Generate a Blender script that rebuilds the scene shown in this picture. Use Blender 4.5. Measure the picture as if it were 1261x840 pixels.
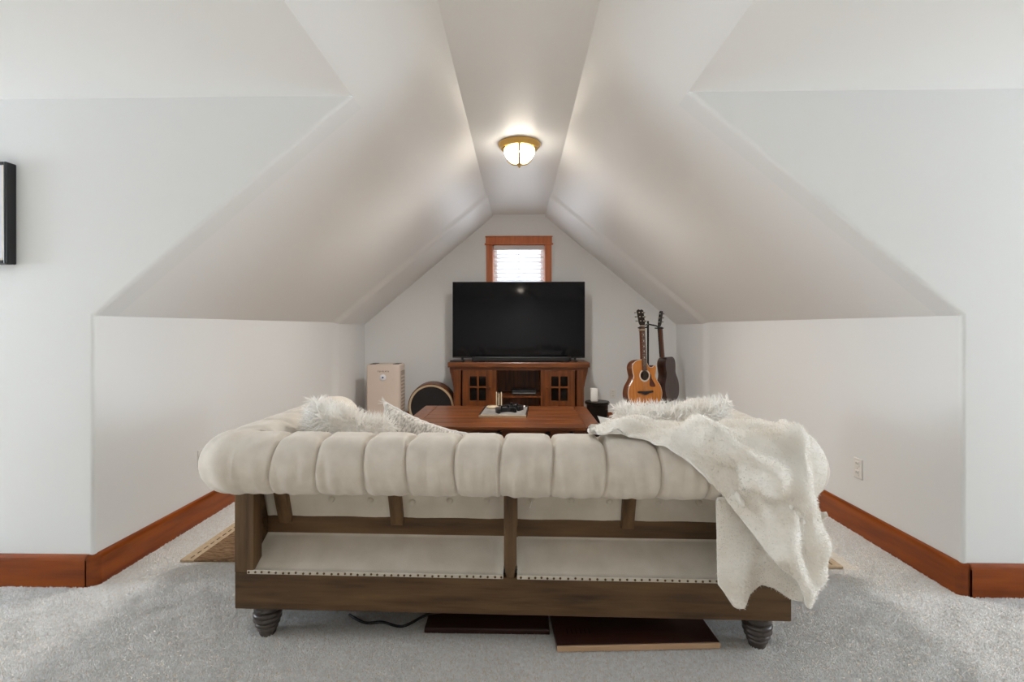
import bpy, bmesh, math, random
import numpy as np
from mathutils import Vector, Matrix, noise

random.seed(7); rng = np.random.default_rng(7)
for o in list(bpy.data.objects): bpy.data.objects.remove(o)
scene = bpy.context.scene
COL = scene.collection
PI = math.pi

# ------------------------------------------------------------------ camera
cam = bpy.data.cameras.new('camera'); camo = bpy.data.objects.new('camera', cam); COL.objects.link(camo)
cam.sensor_fit = 'HORIZONTAL'; cam.sensor_width = 36.0
cam.lens = 610.0 * 36.0 / 1261.0
cam.shift_x = (630.5 - 625.96) / 1261.0
cam.shift_y = (403.12 - 420.0) / 1261.0
cam.clip_start = 0.05
camo.location = (0, 0, 1.2); camo.rotation_euler = (PI / 2, 0, 0.0213)
scene.camera = camo

# ------------------------------------------------------------------ world, daylight, exposure
world = bpy.data.worlds.new('world'); scene.world = world; world.use_nodes = True
bgn = world.node_tree.nodes['Background']
bgn.inputs['Color'].default_value = (0.90, 0.95, 1.0, 1); bgn.inputs['Strength'].default_value = 1.15
vs = scene.view_settings
vs.view_transform = 'Standard'; vs.look = 'None'; vs.gamma = 1.0; vs.exposure = 0.58; vs.use_curve_mapping = False

scene.cycles.diffuse_bounces = 8; scene.cycles.max_bounces = 12     # white rooms live on bounced light
def area(name, loc, rot, sx, sy, power, color):
    l = bpy.data.lights.new(name, 'AREA'); l.shape = 'RECTANGLE'; l.size = sx; l.size_y = sy
    l.energy = power; l.color = color
    o = bpy.data.objects.new(name, l); COL.objects.link(o); o.location = loc; o.rotation_euler = rot
    return o
# daylight arriving through the windows at the ends of the two dormers and in the far gable
DAY = (0.82, 0.91, 1.0)
area('window_dormer_left_offscreen', (-5.72, 1.55, 1.42), (0, -PI / 2, 0), 1.25, 1.15, 77, DAY)
area('window_dormer_right_offscreen', (5.72, 1.55, 1.42), (0, PI / 2, 0), 1.25, 1.15, 77, DAY)
area('window_far_daylight', (0.0, 6.36, 1.84), (-PI / 2, 0, 0), 0.62, 0.78, 5.5, (0.92, 0.96, 1.0))

# ------------------------------------------------------------------ helpers
def srgb(r, g, b):
    f = lambda c: (c / 12.92 if c <= 0.04045 else ((c + 0.055) / 1.055) ** 2.4)
    return (f(r / 255), f(g / 255), f(b / 255), 1)

def mat(name, col, rough=0.6, col2=None, nscale=6.0, stretch=(1, 1, 1), bump=0.0, bscale=60.0, bstretch=None,
        metal=0.0, spec=0.5, detail=4.0, trans=0.0, ramp=(0.35, 0.68), coat=0.0, sheen=0.0):
    m = bpy.data.materials.new(name); m.use_nodes = True
    nt = m.node_tree; N = nt.nodes; L = nt.links; p = N['Principled BSDF']
    p.inputs['Base Color'].default_value = col; p.inputs['Roughness'].default_value = rough
    p.inputs['Metallic'].default_value = metal; p.inputs['Specular IOR Level'].default_value = spec
    if coat: p.inputs['Coat Weight'].default_value = coat; p.inputs['Coat Roughness'].default_value = 0.15
    if sheen: p.inputs['Sheen Weight'].default_value = sheen
    tc = N.new('ShaderNodeTexCoord')
    def noise_node(scale, st, det):
        mp = N.new('ShaderNodeMapping'); mp.inputs['Scale'].default_value = st
        L.new(tc.outputs['Object'], mp.inputs['Vector'])
        n = N.new('ShaderNodeTexNoise'); n.inputs['Scale'].default_value = scale; n.inputs['Detail'].default_value = det
        L.new(mp.outputs['Vector'], n.inputs['Vector']); return n
    out_col = None
    if col2 is not None:
        n = noise_node(nscale, stretch, detail)
        r = N.new('ShaderNodeValToRGB'); r.color_ramp.elements[0].color = col; r.color_ramp.elements[1].color = col2
        r.color_ramp.elements[0].position = ramp[0]; r.color_ramp.elements[1].position = ramp[1]
        L.new(n.outputs['Fac'], r.inputs['Fac']); L.new(r.outputs['Color'], p.inputs['Base Color']); out_col = r.outputs['Color']
    if bump:
        n = noise_node(bscale, bstretch or (1, 1, 1), 3.0)
        b = N.new('ShaderNodeBump'); b.inputs['Strength'].default_value = bump; b.inputs['Distance'].default_value = 0.01
        L.new(n.outputs['Fac'], b.inputs['Height']); L.new(b.outputs['Normal'], p.inputs['Normal'])
    if trans:
        t = N.new('ShaderNodeBsdfTranslucent'); mx = N.new('ShaderNodeMixShader'); mx.inputs['Fac'].default_value = trans
        t.inputs['Color'].default_value = col
        if out_col is not None: L.new(out_col, t.inputs['Color'])
        L.new(p.outputs['BSDF'], mx.inputs[1]); L.new(t.outputs['BSDF'], mx.inputs[2])
        L.new(mx.outputs['Shader'], N['Material Output'].inputs['Surface'])
    return m

def wood(name, c1, c2, axis='x', rough=0.4, scale=3.0, coat=0.0, bump=0.05, spec=0.5):
    st = {'x': (1, 9, 9), 'y': (9, 1, 9), 'z': (9, 9, 1)}[axis]
    return mat(name, c1, rough, c2, scale, st, bump=bump, bscale=scale * 3, bstretch=st, detail=7.0, ramp=(0.3, 0.7), coat=coat, spec=spec)

def emit(name, col, strength):
    m = bpy.data.materials.new(name); m.use_nodes = True; p = m.node_tree.nodes['Principled BSDF']
    p.inputs['Base Color'].default_value = col; p.inputs['Emission Color'].default_value = col
    p.inputs['Emission Strength'].default_value = strength; p.inputs['Roughness'].default_value = 0.4
    return m

def glass_mat(name, tint=(0.95, 0.97, 1, 1), refl=0.12):
    m = bpy.data.materials.new(name); m.use_nodes = True; nt = m.node_tree; N = nt.nodes; L = nt.links
    t = N.new('ShaderNodeBsdfTransparent'); t.inputs['Color'].default_value = tint
    g = N.new('ShaderNodeBsdfGlossy'); g.inputs['Roughness'].default_value = 0.05
    mx = N.new('ShaderNodeMixShader'); mx.inputs['Fac'].default_value = refl
    L.new(t.outputs[0], mx.inputs[1]); L.new(g.outputs[0], mx.inputs[2]); L.new(mx.outputs[0], N['Material Output'].inputs['Surface'])
    return m

class MB:
    """collects shapes into one mesh"""
    def __init__(s): s.bm = bmesh.new()
    def box(s, x0, x1, y0, y1, z0, z1, bev=0.0, seg=2, M=None):
        t = bmesh.new()
        v = [t.verts.new(p) for p in ((x0, y0, z0), (x1, y0, z0), (x1, y1, z0), (x0, y1, z0), (x0, y0, z1), (x1, y0, z1), (x1, y1, z1), (x0, y1, z1))]
        for f in ((0, 3, 2, 1), (4, 5, 6, 7), (0, 1, 5, 4), (1, 2, 6, 5), (2, 3, 7, 6), (3, 0, 4, 7)): t.faces.new([v[i] for i in f])
        if bev: bmesh.ops.bevel(t, geom=list(t.edges), offset=bev, segments=seg, affect='EDGES', profile=0.5, clamp_overlap=True)
        return s.merge(t, M)
    def merge(s, t, M=None):
        if M is not None: t.transform(M)
        me = bpy.data.meshes.new('tmp'); t.to_mesh(me); t.free(); s.bm.from_mesh(me); bpy.data.meshes.remove(me); return s
    def prism(s, pts, a0, a1, axis='y', bev=0.0, M=None, seg=2):
        """polygon pts in the two other axes (x,z for y; x,y for z; y,z for x) extruded a0..a1"""
        t = bmesh.new()
        mk = {'y': lambda p, a: (p[0], a, p[1]), 'z': lambda p, a: (p[0], p[1], a), 'x': lambda p, a: (a, p[0], p[1])}[axis]
        A = [t.verts.new(mk(p, a0)) for p in pts]; B = [t.verts.new(mk(p, a1)) for p in pts]; n = len(pts)
        t.faces.new(A); t.faces.new(B[::-1])
        for i in range(n): t.faces.new((A[i], B[i], B[(i + 1) % n], A[(i + 1) % n]))
        bmesh.ops.recalc_face_normals(t, faces=list(t.faces))
        if bev: bmesh.ops.bevel(t, geom=list(t.edges), offset=bev, segments=seg, affect='EDGES', profile=0.5, clamp_overlap=True)
        return s.merge(t, M)
    def lathe(s, prof, n=24, M=None, cap=True):
        t = bmesh.new(); R = []
        for r, z in prof:
            R.append([t.verts.new((r * math.cos(2 * PI * i / n), r * math.sin(2 * PI * i / n), z)) for i in range(n)] if r > 1e-6 else [t.verts.new((0, 0, z))])
        for a, b in zip(R[:-1], R[1:]):
            for i in range(n):
                j = (i + 1) % n
                if len(a) == 1 and len(b) == 1: continue
                if len(a) == 1: t.faces.new((a[0], b[j], b[i]))
                elif len(b) == 1: t.faces.new((a[i], a[j], b[0]))
                else: t.faces.new((a[i], a[j], b[j], b[i]))
        if cap:
            if len(R[0]) > 1: t.faces.new(R[0][::-1])
            if len(R[-1]) > 1: t.faces.new(R[-1])
        bmesh.ops.recalc_face_normals(t, faces=list(t.faces))
        return s.merge(t, M)
    def tube(s, pts, r, n=8, M=None):
        t = bmesh.new(); rings = []; pts = [Vector(p) for p in pts]
        rs = r if isinstance(r, (list, tuple)) else [r] * len(pts)
        for i, p in enumerate(pts):
            d = (pts[min(i + 1, len(pts) - 1)] - pts[max(i - 1, 0)]).normalized()
            up = Vector((0, 0, 1)) if abs(d.z) < 0.9 else Vector((1, 0, 0))
            a = d.cross(up).normalized(); b = d.cross(a)
            rings.append([t.verts.new(p + (a * math.cos(2 * PI * k / n) + b * math.sin(2 * PI * k / n)) * rs[i]) for k in range(n)])
        for A, B in zip(rings[:-1], rings[1:]):
            for k in range(n): t.faces.new((A[k], A[(k + 1) % n], B[(k + 1) % n], B[k]))
        t.faces.new(rings[0]); t.faces.new(rings[-1])
        bmesh.ops.recalc_face_normals(t, faces=list(t.faces))
        return s.merge(t, M)
    def build(s, name, m, parent=None, smooth=False, angle=None):
        me = bpy.data.meshes.new(name); s.bm.to_mesh(me); s.bm.free()
        o = link(name, me, m, parent)
        if smooth or angle:
            me.shade_smooth()
            if angle: me.set_sharp_from_angle(angle=math.radians(angle))
        return o

def link(name, me, m, parent=None):
    if m is not None and len(me.materials) == 0: me.materials.append(m)
    o = bpy.data.objects.new(name, me); COL.objects.link(o)
    if parent is not None: o.parent = parent
    return o

def np_mesh(name, V, F, m, parent=None, smooth=True, normals=None):
    """V n x 3; F list of same-size faces (k x 3 or k x 4)"""
    V = np.asarray(V, np.float32); F = np.asarray(F, np.int32); k = F.shape[1]
    me = bpy.data.meshes.new(name)
    me.vertices.add(len(V)); me.vertices.foreach_set('co', V.ravel())
    me.loops.add(F.size); me.loops.foreach_set('vertex_index', F.ravel())
    me.polygons.add(len(F)); me.polygons.foreach_set('loop_start', np.arange(0, F.size, k, dtype=np.int32))
    me.update(calc_edges=True); me.validate()
    if smooth: me.shade_smooth()
    if normals is not None: me.normals_split_custom_set_from_vertices(np.asarray(normals, np.float32).tolist())
    return link(name, me, m, parent)

def grid_faces(nu, nv, wrap=False):
    i = np.arange(nu - 1)[:, None] * nv; j = np.arange(nv if wrap else nv - 1)[None, :]
    a = i + j; b = i + (j + 1) % nv
    return np.stack([a, a + nv, b + nv, b], -1).reshape(-1, 4)

def thing(name, label, cat, loc=(0, 0, 0), rotz=0.0, group=None, rot=None):
    o = bpy.data.objects.new(name, None); COL.objects.link(o); o.empty_display_size = 0.1
    o.location = loc; o.rotation_euler = rot if rot else (0, 0, rotz)
    return tag(o, label, cat, group)
def tag(o, label, cat, group=None):
    o['label'] = label; o['category'] = cat
    if group: o['group'] = group
    return o
def struct(o): o['kind'] = 'structure'; return o
def copies(o, places, parent=None):
    """copies of a one-mesh piece at further places"""
    for p in places:
        c = o.copy(); COL.objects.link(c); c.location = p[:3]
        if len(p) > 3: c.rotation_euler = p[3]
        c.parent = parent if parent is not None else o.parent
def catmull(P, n, closed=False):
    P = np.asarray(P, float); m = len(P); out = []
    segs = m if closed else m - 1
    for i in range(segs):
        if closed: p0, p1, p2, p3 = P[(i - 1) % m], P[i], P[(i + 1) % m], P[(i + 2) % m]
        else: p0, p1, p2, p3 = P[max(i - 1, 0)], P[i], P[i + 1], P[min(i + 2, m - 1)]
        for k in range(n):
            t = k / n
            out.append(0.5 * ((2 * p1) + (-p0 + p2) * t + (2 * p0 - 5 * p1 + 4 * p2 - p3) * t * t + (-p0 + 3 * p1 - 3 * p2 + p3) * t ** 3))
    if not closed: out.append(P[-1])
    return np.array(out)
def resample(P, n):
    P = np.asarray(P, float); d = np.r_[0, np.cumsum(np.linalg.norm(np.diff(P, axis=0), axis=1))]
    t = np.linspace(0, d[-1], n)
    return np.stack([np.interp(t, d, P[:, k]) for k in range(P.shape[1])], 1)

def fur_mesh(V, F, count, length, width, seed=0, gravity=0.3, jitter=0.6, clump=0.0):
    """tufts of fibre on a quad surface: each one a thin bent blade of three triangles"""
    r = np.random.default_rng(seed); V = np.asarray(V, float); F = np.asarray(F)
    p00, p10, p11, p01 = (V[F[:, k]] for k in range(4))
    nrm = np.cross(p11 - p00, p01 - p10); ar = np.linalg.norm(nrm, axis=1); nrm /= (ar[:, None] + 1e-12)
    idx = r.choice(len(F), count, p=ar / ar.sum()); u = r.random((count, 1)); v = r.random((count, 1))
    P = (p00[idx] * (1 - u) + p10[idx] * u) * (1 - v) + (p01[idx] * (1 - u) + p11[idx] * u) * v
    n = nrm[idx]
    J = r.normal(size=(count, 3)) * jitter
    if clump:
        cl = np.stack([np.sin(P @ r.normal(size=(3, 1)) * 55 + k)[:, 0] + np.sin(P @ r.normal(size=(3, 1)) * 90 + 2 * k)[:, 0] for k in range(3)], 1)
        J += cl * clump
    d = n + J; d[:, 2] -= gravity; d /= np.linalg.norm(d, axis=1)[:, None]
    L = length * (0.6 + 0.7 * r.random((count, 1)))
    side = np.cross(d, r.normal(size=(count, 3))); side /= np.linalg.norm(side, axis=1)[:, None]
    w = width * (0.7 + 0.6 * r.random((count, 1)))
    mid = P + d * L * 0.55; tip = P + d * L; tip[:, 2] -= (L[:, 0] * gravity * 0.35)
    base = P - n * 0.002
    VV = np.stack([base - side * w, base + side * w, mid - side * w * 0.7, mid + side * w * 0.7, tip], 1).reshape(-1, 3)
    b = np.arange(count)[:, None] * 5
    FF = np.concatenate([b + [0, 1, 3], b + [0, 3, 2], b + [2, 3, 4]], 0)
    return VV, FF

# ------------------------------------------------------------------ materials
M = {}
M['wall'] = mat('wall_paint', srgb(236, 238, 239), 0.42, bump=0.03, bscale=180, spec=0.4)
M['ceil'] = mat('ceiling_paint', srgb(240, 241, 241), 0.42, bump=0.03, bscale=180, spec=0.4)
M['trim'] = wood('fir_trim_y', srgb(112, 46, 4), srgb(158, 78, 14), 'y', 0.32, 2.2, coat=0.12, spec=0.3)
M['trimx'] = wood('fir_trim_x', srgb(112, 46, 4), srgb(158, 78, 14), 'x', 0.32, 2.2, coat=0.12, spec=0.3)
M['casing'] = wood('window_casing_wood', srgb(188, 98, 52), srgb(212, 122, 70), 'z', 0.4, 2.5)
M['carpet'] = mat('carpet_base', srgb(226, 217, 204), 0.95, srgb(240, 232, 221), 40, bump=0.6, bscale=160, spec=0.1)
M['pile'] = mat('carpet_pile', srgb(233, 231, 228), 0.95, srgb(251, 250, 249), 60, spec=0.05, trans=0.15)
M['rug'] = mat('woven_jute', srgb(112, 84, 60), 0.95, srgb(176, 144, 112), 30, (1, 5, 1), bump=1.0, bscale=70, bstretch=(1, 4, 1), spec=0.1)
M['rugedge'] = mat('rug_binding', srgb(196, 172, 142), 0.9, srgb(214, 192, 164), 60, bump=0.5, bscale=220, spec=0.1)
M['linen'] = mat('linen', srgb(208, 199, 187), 0.9, srgb(221, 213, 202), 14, (1, 1, 1), bump=0.25, bscale=420, spec=0.15, sheen=0.2)
M['linen2'] = mat('muslin_panel', srgb(198, 190, 176), 0.9, srgb(212, 204, 192), 9, bump=0.2, bscale=420, spec=0.15)
M['frame'] = wood('weathered_oak_x', srgb(60, 42, 25), srgb(112, 84, 54), 'x', 0.55, 2.6, bump=0.25, spec=0.35)
M['framez'] = wood('weathered_oak_z', srgb(66, 48, 30), srgb(118, 90, 60), 'z', 0.55, 2.6, bump=0.25, spec=0.35)
M['foot'] = mat('turned_foot_stain', srgb(58, 50, 46), 0.35, srgb(84, 74, 66), 14)
M['nail'] = mat('antique_brass_nail', srgb(96, 74, 48), 0.4, metal=0.8)
M['fur'] = mat('white_fur', srgb(244, 241, 236), 0.9, srgb(252, 252, 251), 10, spec=0.1, trans=0.5)
M['furcream'] = mat('cream_fur', srgb(228, 222, 212), 0.9, srgb(248, 246, 242), 9, spec=0.1, trans=0.5)
M['plush'] = mat('plush_cloth', srgb(234, 229, 220), 0.95, srgb(246, 243, 238), 9, bump=0.3, bscale=120, spec=0.1, sheen=0.3)
M['pillowpat'] = mat('patterned_weave', srgb(168, 161, 152), 0.9, srgb(230, 224, 216), 48, (2.5, 1, 1), bump=0.5, bscale=160, ramp=(0.36, 0.6))
M['cotton'] = mat('white_cotton', srgb(232, 230, 226), 0.9, bump=0.1, bscale=200)
M['cab'] = wood('mission_oak_x', srgb(70, 34, 12), srgb(134, 74, 30), 'x', 0.35, 3.0, coat=0.1)
M['cabz'] = wood('mission_oak_z', srgb(70, 34, 12), srgb(126, 68, 27), 'z', 0.35, 3.0, coat=0.1)
M['dark'] = mat('dark_interior', srgb(26, 18, 14), 0.7)
M['black'] = mat('black_plastic', srgb(18, 18, 20), 0.4)
M['blackmetal'] = mat('black_metal', srgb(14, 13, 13), 0.35, metal=0.4)
M['screen'] = mat('screen_glass', srgb(6, 6, 12), 0.05, spec=0.22)
M['darkglass'] = mat('dark_pane', srgb(16, 15, 14), 0.08, spec=0.6)
M['brass'] = mat('brass', srgb(216, 176, 104), 0.28, metal=1.0)
M['brasspale'] = mat('brass_trim', srgb(206, 176, 120), 0.3, metal=1.0)
M['knob'] = mat('dark_bronze', srgb(34, 26, 22), 0.4, metal=0.7)
M['white'] = mat('white_plastic', srgb(236, 234, 230), 0.45)
M['purifier'] = mat('beige_plastic', srgb(218, 202, 190), 0.45, srgb(222, 207, 196), 3)
M['grille'] = mat('grey_beige_grille', srgb(182, 166, 152), 0.6)
M['glass'] = glass_mat('clear_glass')

# ------------------------------------------------------------------ room dimensions
XL, XR, YF, YB = -1.9694, 1.9799, 2.2544, 6.1675
ZK, ZC, WC, XE = 1.2526, 2.6066, 0.350, 0.7634
ZE = ZK + (ZC - ZK) * (1.975 - XE) / (1.975 - WC)
XD, YR, YE = 5.5, -7.6, -7.6          # dormer ends; the dormers run back to the gable behind the camera

# floor with its carpet pile
fl = struct(MB().box(-XD - 0.1, XD + 0.1, YE - 0.1, YB + 0.1, -0.12, 0.0).build('floor', M['carpet']))
def pile(parts):
    Vs, Fs, Ns, off = [], [], [], 0
    for (x0, x1, y0, y1, dens, h, w) in parts:
        n = int((x1 - x0) * (y1 - y0) * dens)
        P = np.stack([rng.uniform(x0, x1, n), rng.uniform(y0, y1, n), np.full(n, -0.001)], 1)
        lean = np.stack([np.sin(P[:, 0] * 31 + 2 * np.sin(P[:, 1] * 23)), np.sin(P[:, 1] * 29 + 2 * np.sin(P[:, 0] * 19))], 1) * 0.18
        d = np.zeros((n, 3)); d[:, :2] = lean + rng.normal(size=(n, 2)) * 0.35; d[:, 2] = 1
        d /= np.linalg.norm(d, axis=1)[:, None]
        H = h * (0.65 + 0.6 * rng.random((n, 1))); a = rng.random(n) * 2 * PI
        W = w * (0.7 + 0.6 * rng.random(n))
        c = [P + np.stack([W * np.cos(a + k * 2 * PI / 3), W * np.sin(a + k * 2 * PI / 3), np.zeros(n)], 1) for k in range(3)]
        top = P + d * H * 1.2
        VV = np.stack(c + [top], 1).reshape(-1, 3); b = np.arange(n)[:, None] * 4 + off
        F = np.concatenate([b + [0, 1, 3], b + [1, 2, 3], b + [2, 0, 3]])
        up = np.array([0, 0, 1.0]); N = np.stack([up + 0.45 * (ck - P) / w for ck in c] + [up + d * 0.3], 1).reshape(-1, 3)
        Ns.append(N / np.linalg.norm(N, axis=1)[:, None])
        Vs.append(VV); Fs.append(F); off += len(VV)
    return np.concatenate(Vs), np.concatenate(Fs), np.concatenate(Ns)
V, F, N = pile([(-2.75, 2.7, 1.45, 2.25, 46000, 0.007, 0.0036), (-1.95, 1.96, 2.25, 2.48, 40000, 0.007, 0.0036),
             (-1.95, -1.735, 2.48, 3.6, 22000, 0.007, 0.0042), (1.68, 1.96, 2.48, 3.6, 22000, 0.007, 0.0042)])
po = np_mesh('carpet_pile', V, F, M['pile'], fl, normals=N); po['kind'] = 'stuff'

# alcove knee walls and slopes; 5.2 m out the plaster thickens a little, a soft vertical swell that carries on up the slope
SW = [(YF + 0.13, 0.0), (5.16, 0.0), (5.19, 0.004), (5.23, 0.018), (5.27, 0.032), (5.31, 0.036), (YB + 0.05, 0.036)]
def shell(name, sec, smooth=True, ys=SW, m=None):
    """sec(inset) -> inner then outer (x, z) points, lofted along Y"""
    rows = [[(x, y, z) for x, z in sec(i)] for y, i in ys]; n = len(rows[0])
    b = bmesh.new(); R = [[b.verts.new(p) for p in r] for r in rows]
    for A, B in zip(R[:-1], R[1:]):
        for k in range(n): b.faces.new((A[k], A[(k + 1) % n], B[(k + 1) % n], B[k]))
    b.faces.new(R[0]); b.faces.new(R[-1]); bmesh.ops.recalc_face_normals(b, faces=list(b.faces))
    me = bpy.data.meshes.new(name); b.to_mesh(me); b.free()
    o = struct(link(name, me, m or M['wall'])); me.shade_smooth(); me.set_sharp_from_angle(angle=math.radians(30)); return o
for sx, side, X in ((-1, 'left', XL), (1, 'right', XR)):
    shell('wall_' + side, lambda i, X=X, sx=sx: [(X - sx * i, -0.02), (X - sx * i, ZK - i * 0.4), (X + sx * 0.12, ZK + 0.02), (X + sx * 0.12, -0.02)])
    dx, dz = (ZC - ZK), abs(X) - WC; ln = math.hypot(dx, dz); nx, nz = sx * dx / ln, dz / ln
    shell('ceiling_slope_' + side, lambda i, X=X, sx=sx, nx=nx, nz=nz: [(X - nx * i + 0, ZK - nz * i), (sx * WC - nx * i, ZC - nz * i),
          (sx * WC + nx * 0.12, ZC + nz * 0.12), (X + nx * 0.12, ZK + nz * 0.12)], m=M['ceil'])
    # the slope that runs on over the dormer and to the gable behind the camera
    zs = lambda x: ZK + (ZC - ZK) * (abs(X) - abs(x)) / (abs(X) - WC)
    xe = XE; ze = zs(xe)
    b = MB(); b.prism([(sx * xe, ze), (sx * WC, ZC), (sx * WC + nx * 0.12, ZC + nz * 0.12), (sx * xe + nx * 0.12, ze + nz * 0.12)], YE - 0.1, YF + 0.13)
    struct(b.build('ceiling_slope_dormer_' + side, M['ceil']))
    b = MB(); b.box(min(sx * xe, sx * (XD + 0.1)), max(sx * xe, sx * (XD + 0.1)), YR - 0.1, YF, ze, ze + 0.1)
    struct(b.build('ceiling_dormer_' + side, M['ceil']))
    # dormer wall facing the camera, its edge to the alcove a rounded plaster corner
    def dormer_wall(name, y0, y1, round_y):  # noqa
        t = bmesh.new(); pts = [(sx * (XD + 0.1), -0.02), (X, -0.02), (X, ZK), (sx * xe, ze), (sx * (XD + 0.1), ze)]
        A = [t.verts.new((p[0], y0, p[1])) for p in pts]; B = [t.verts.new((p[0], y1, p[1])) for p in pts]; n = 5
        t.faces.new(A); t.faces.new(B)
        for i in range(n): t.faces.new((A[i], A[(i + 1) % n], B[(i + 1) % n], B[i]))
        bmesh.ops.recalc_face_normals(t, faces=list(t.faces))
        E = A if round_y == y0 else B
        ed = [e for e in t.edges if {e.verts[0], e.verts[1]} in ({E[1], E[2]}, {E[2], E[3]})]
        bmesh.ops.bevel(t, geom=ed, offset=0.02, segments=5, affect='EDGES', profile=0.5)
        me = bpy.data.meshes.new(name); t.to_mesh(me); t.free(); me.shade_smooth(); me.set_sharp_from_angle(angle=math.radians(28))
        return struct(link(name, me, M['wall']))
    dormer_wall('wall_dormer_' + side, YF, YF + 0.13, YF)
    # dormer end wall with its window opening
    a, c = sorted((sx * XD, sx * (XD + 0.14))); b = MB()
    b.box(a, c, YR - 0.1, 0.95, -0.02, 2.4).box(a, c, 2.15, YF + 0.1, -0.02, 2.4).box(a, c, 0.95, 2.15, -0.02, 0.78).box(a, c, 0.95, 2.15, 2.06, 2.4)
    struct(b.build('wall_dormer_end_' + side, M['wall']))
    w = bpy.data.objects.new('window_2' if sx < 0 else 'window_3', None); COL.objects.link(w); w.location = (sx * XD, 1.55, 0.78); struct(w)
    i0, i1 = sorted((-sx * 0.022, 0.0))
    MB().box(i0, i1, -0.68, -0.59, -0.09, 1.28).build('casing', M['casing'], w); MB().box(i0, i1, 0.59, 0.68, -0.09, 1.28).build('casing', M['casing'], w)
    MB().box(i0, i1, -0.69, 0.69, 1.28, 1.38).build('header', M['casing'], w); MB().box(i0 - 0.01, i1 + 0.01, -0.69, 0.69, -0.12, -0.06).build('sill', M['casing'], w)
    for yy in (0.0,): MB().box(min(0.03 * sx, 0.07 * sx), max(0.03 * sx, 0.07 * sx), yy - 0.025, yy + 0.025, 0, 1.28).build('mullion', M['white'], w)
struct(MB().box(-WC - 0.02, WC + 0.02, YE - 0.1, YB + 0.1, ZC, ZC + 0.12).build('ceiling', M['ceil']))

# far gable wall with the window opening, and the gable behind the camera
def gable(name, y0, y1, hx, z0, z1):
    return struct(MB().box(-2.3, -hx, y0, y1, -0.05, 2.8).box(hx, 2.3, y0, y1, -0.05, 2.8).box(-hx, hx, y0, y1, -0.05, z0).box(-hx, hx, y0, y1, z1, 2.8).build(name, M['wall']))
gable('wall_back', YB, YB + 0.14, 0.335, 1.42, 2.24)
struct(MB().box(-XD - 0.1, XD + 0.1, YE - 0.14, YE, -0.05, 2.8).build('wall_rear', M['wall']))

# ------------------------------------------------------------------ baseboards
def baseboard(name, path, m, flip=1):
    prof = [(0.0, 0.0), (0.017, 0.0), (0.017, 0.125), (0.0155, 0.136), (0.011, 0.144), (0.004, 0.148), (0.0, 0.148)]
    P = [Vector((p[0], p[1])) for p in path]; N = []
    for i in range(len(P)):
        ns = []
        for a, b in ((i - 1, i), (i, i + 1)):
            if 0 <= a and b < len(P):
                d = (P[b] - P[a]).normalized(); ns.append(Vector((d.y, -d.x)) * flip)
        n = sum(ns, Vector((0, 0))) / len(ns); n = n / max(n.length_squared, 0.2); N.append(n)
    V = [(P[i].x + N[i].x * o, P[i].y + N[i].y * o, z) for i in range(len(P)) for o, z in prof]
    k = len(prof); F = [(i * k + j, i * k + j + 1, (i + 1) * k + j + 1, (i + 1) * k + j) for i in range(len(P) - 1) for j in range(k - 1)]
    me = bpy.data.meshes.new(name); me.from_pydata(V, [], F); me.update()
    b = bmesh.new(); b.from_mesh(me); bmesh.ops.recalc_face_normals(b, faces=list(b.faces)); b.to_mesh(me); b.free()
    return struct(link(name, me, m))
for sx, side, X in ((-1, 'left', XL), (1, 'right', XR)):
    baseboard('baseboard_' + side, [(X + sx * 0.0281, YF), (X + sx * 0.028, YF), (X, YF + 0.028), (X, 5.16), (X - sx * 0.036, 5.31), (X - sx * 0.036, YB)], M['trim'], flip=-sx)
    baseboard('baseboard_dormer_' + side, [(sx * XD, YF), (X + sx * 0.028, YF), (X + sx * 0.0279, YF + 0.0001)], M['trimx'], flip=-sx)
baseboard('baseboard_back', [(XL, YB), (XR, YB)], M['trimx'], flip=1)

# ------------------------------------------------------------------ window in the far gable and its blind
w1 = bpy.data.objects.new('window_1', None); COL.objects.link(w1); w1.location = (0, YB, 1.42); struct(w1)
for sx in (-1, 1):
    MB().box(min(sx * 0.325, sx * 0.405), max(sx * 0.325, sx * 0.405), -0.022, 0.0, -0.09, 0.81, bev=0.003).build('casing', M['casing'], w1)
    MB().box(min(sx * 0.325, sx * 0.337), max(sx * 0.325, sx * 0.337), -0.005, 0.14, 0.0, 0.82).build('jamb', M['casing'], w1)
hd = MB().box(-0.41, 0.41, -0.026, 0.0, 0.815, 0.90, bev=0.003).build('header', M['casing'], w1)
MB().box(-0.425, 0.425, -0.036, 0.0, 0.805, 0.822, bev=0.004).build('fillet', M['casing'], hd)
MB().box(-0.418, 0.418, -0.034, 0.0, 0.898, 0.912, bev=0.004).build('cap', M['casing'], hd)
MB().box(-0.45, 0.45, -0.06, 0.1, -0.03, 0.0, bev=0.004).build('sill', M['casing'], w1)
MB().box(-0.325, 0.325, -0.002, 0.14, 0.808, 0.822).build('head_jamb', M['casing'], w1)
s = MB(); s.box(-0.325, -0.27, 0.09, 0.13, 0, 0.808).box(0.27, 0.325, 0.09, 0.13, 0, 0.808).box(-0.27, 0.27, 0.09, 0.13, 0, 0.05).box(-0.27, 0.27, 0.09, 0.13, 0.755, 0.808)
s.build('sash', M['white'], w1)
MB().box(-0.009, 0.009, 0.095, 0.125, 0.05, 0.755).build('mullion', M['white'], w1)
MB().box(-0.27, -0.009, 0.108, 0.112, 0.05, 0.755).build('pane', M['glass'], w1); MB().box(0.009, 0.27, 0.108, 0.112, 0.05, 0.755).build('pane', M['glass'], w1)
bl = thing('window_blind', 'white horizontal slat blind with open slats inside the orange wood window frame', 'blind', (0, YB + 0.045, 1.42))
M['slat'] = mat('blind_slat', srgb(236, 236, 236), 0.5, trans=0.08)
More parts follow.
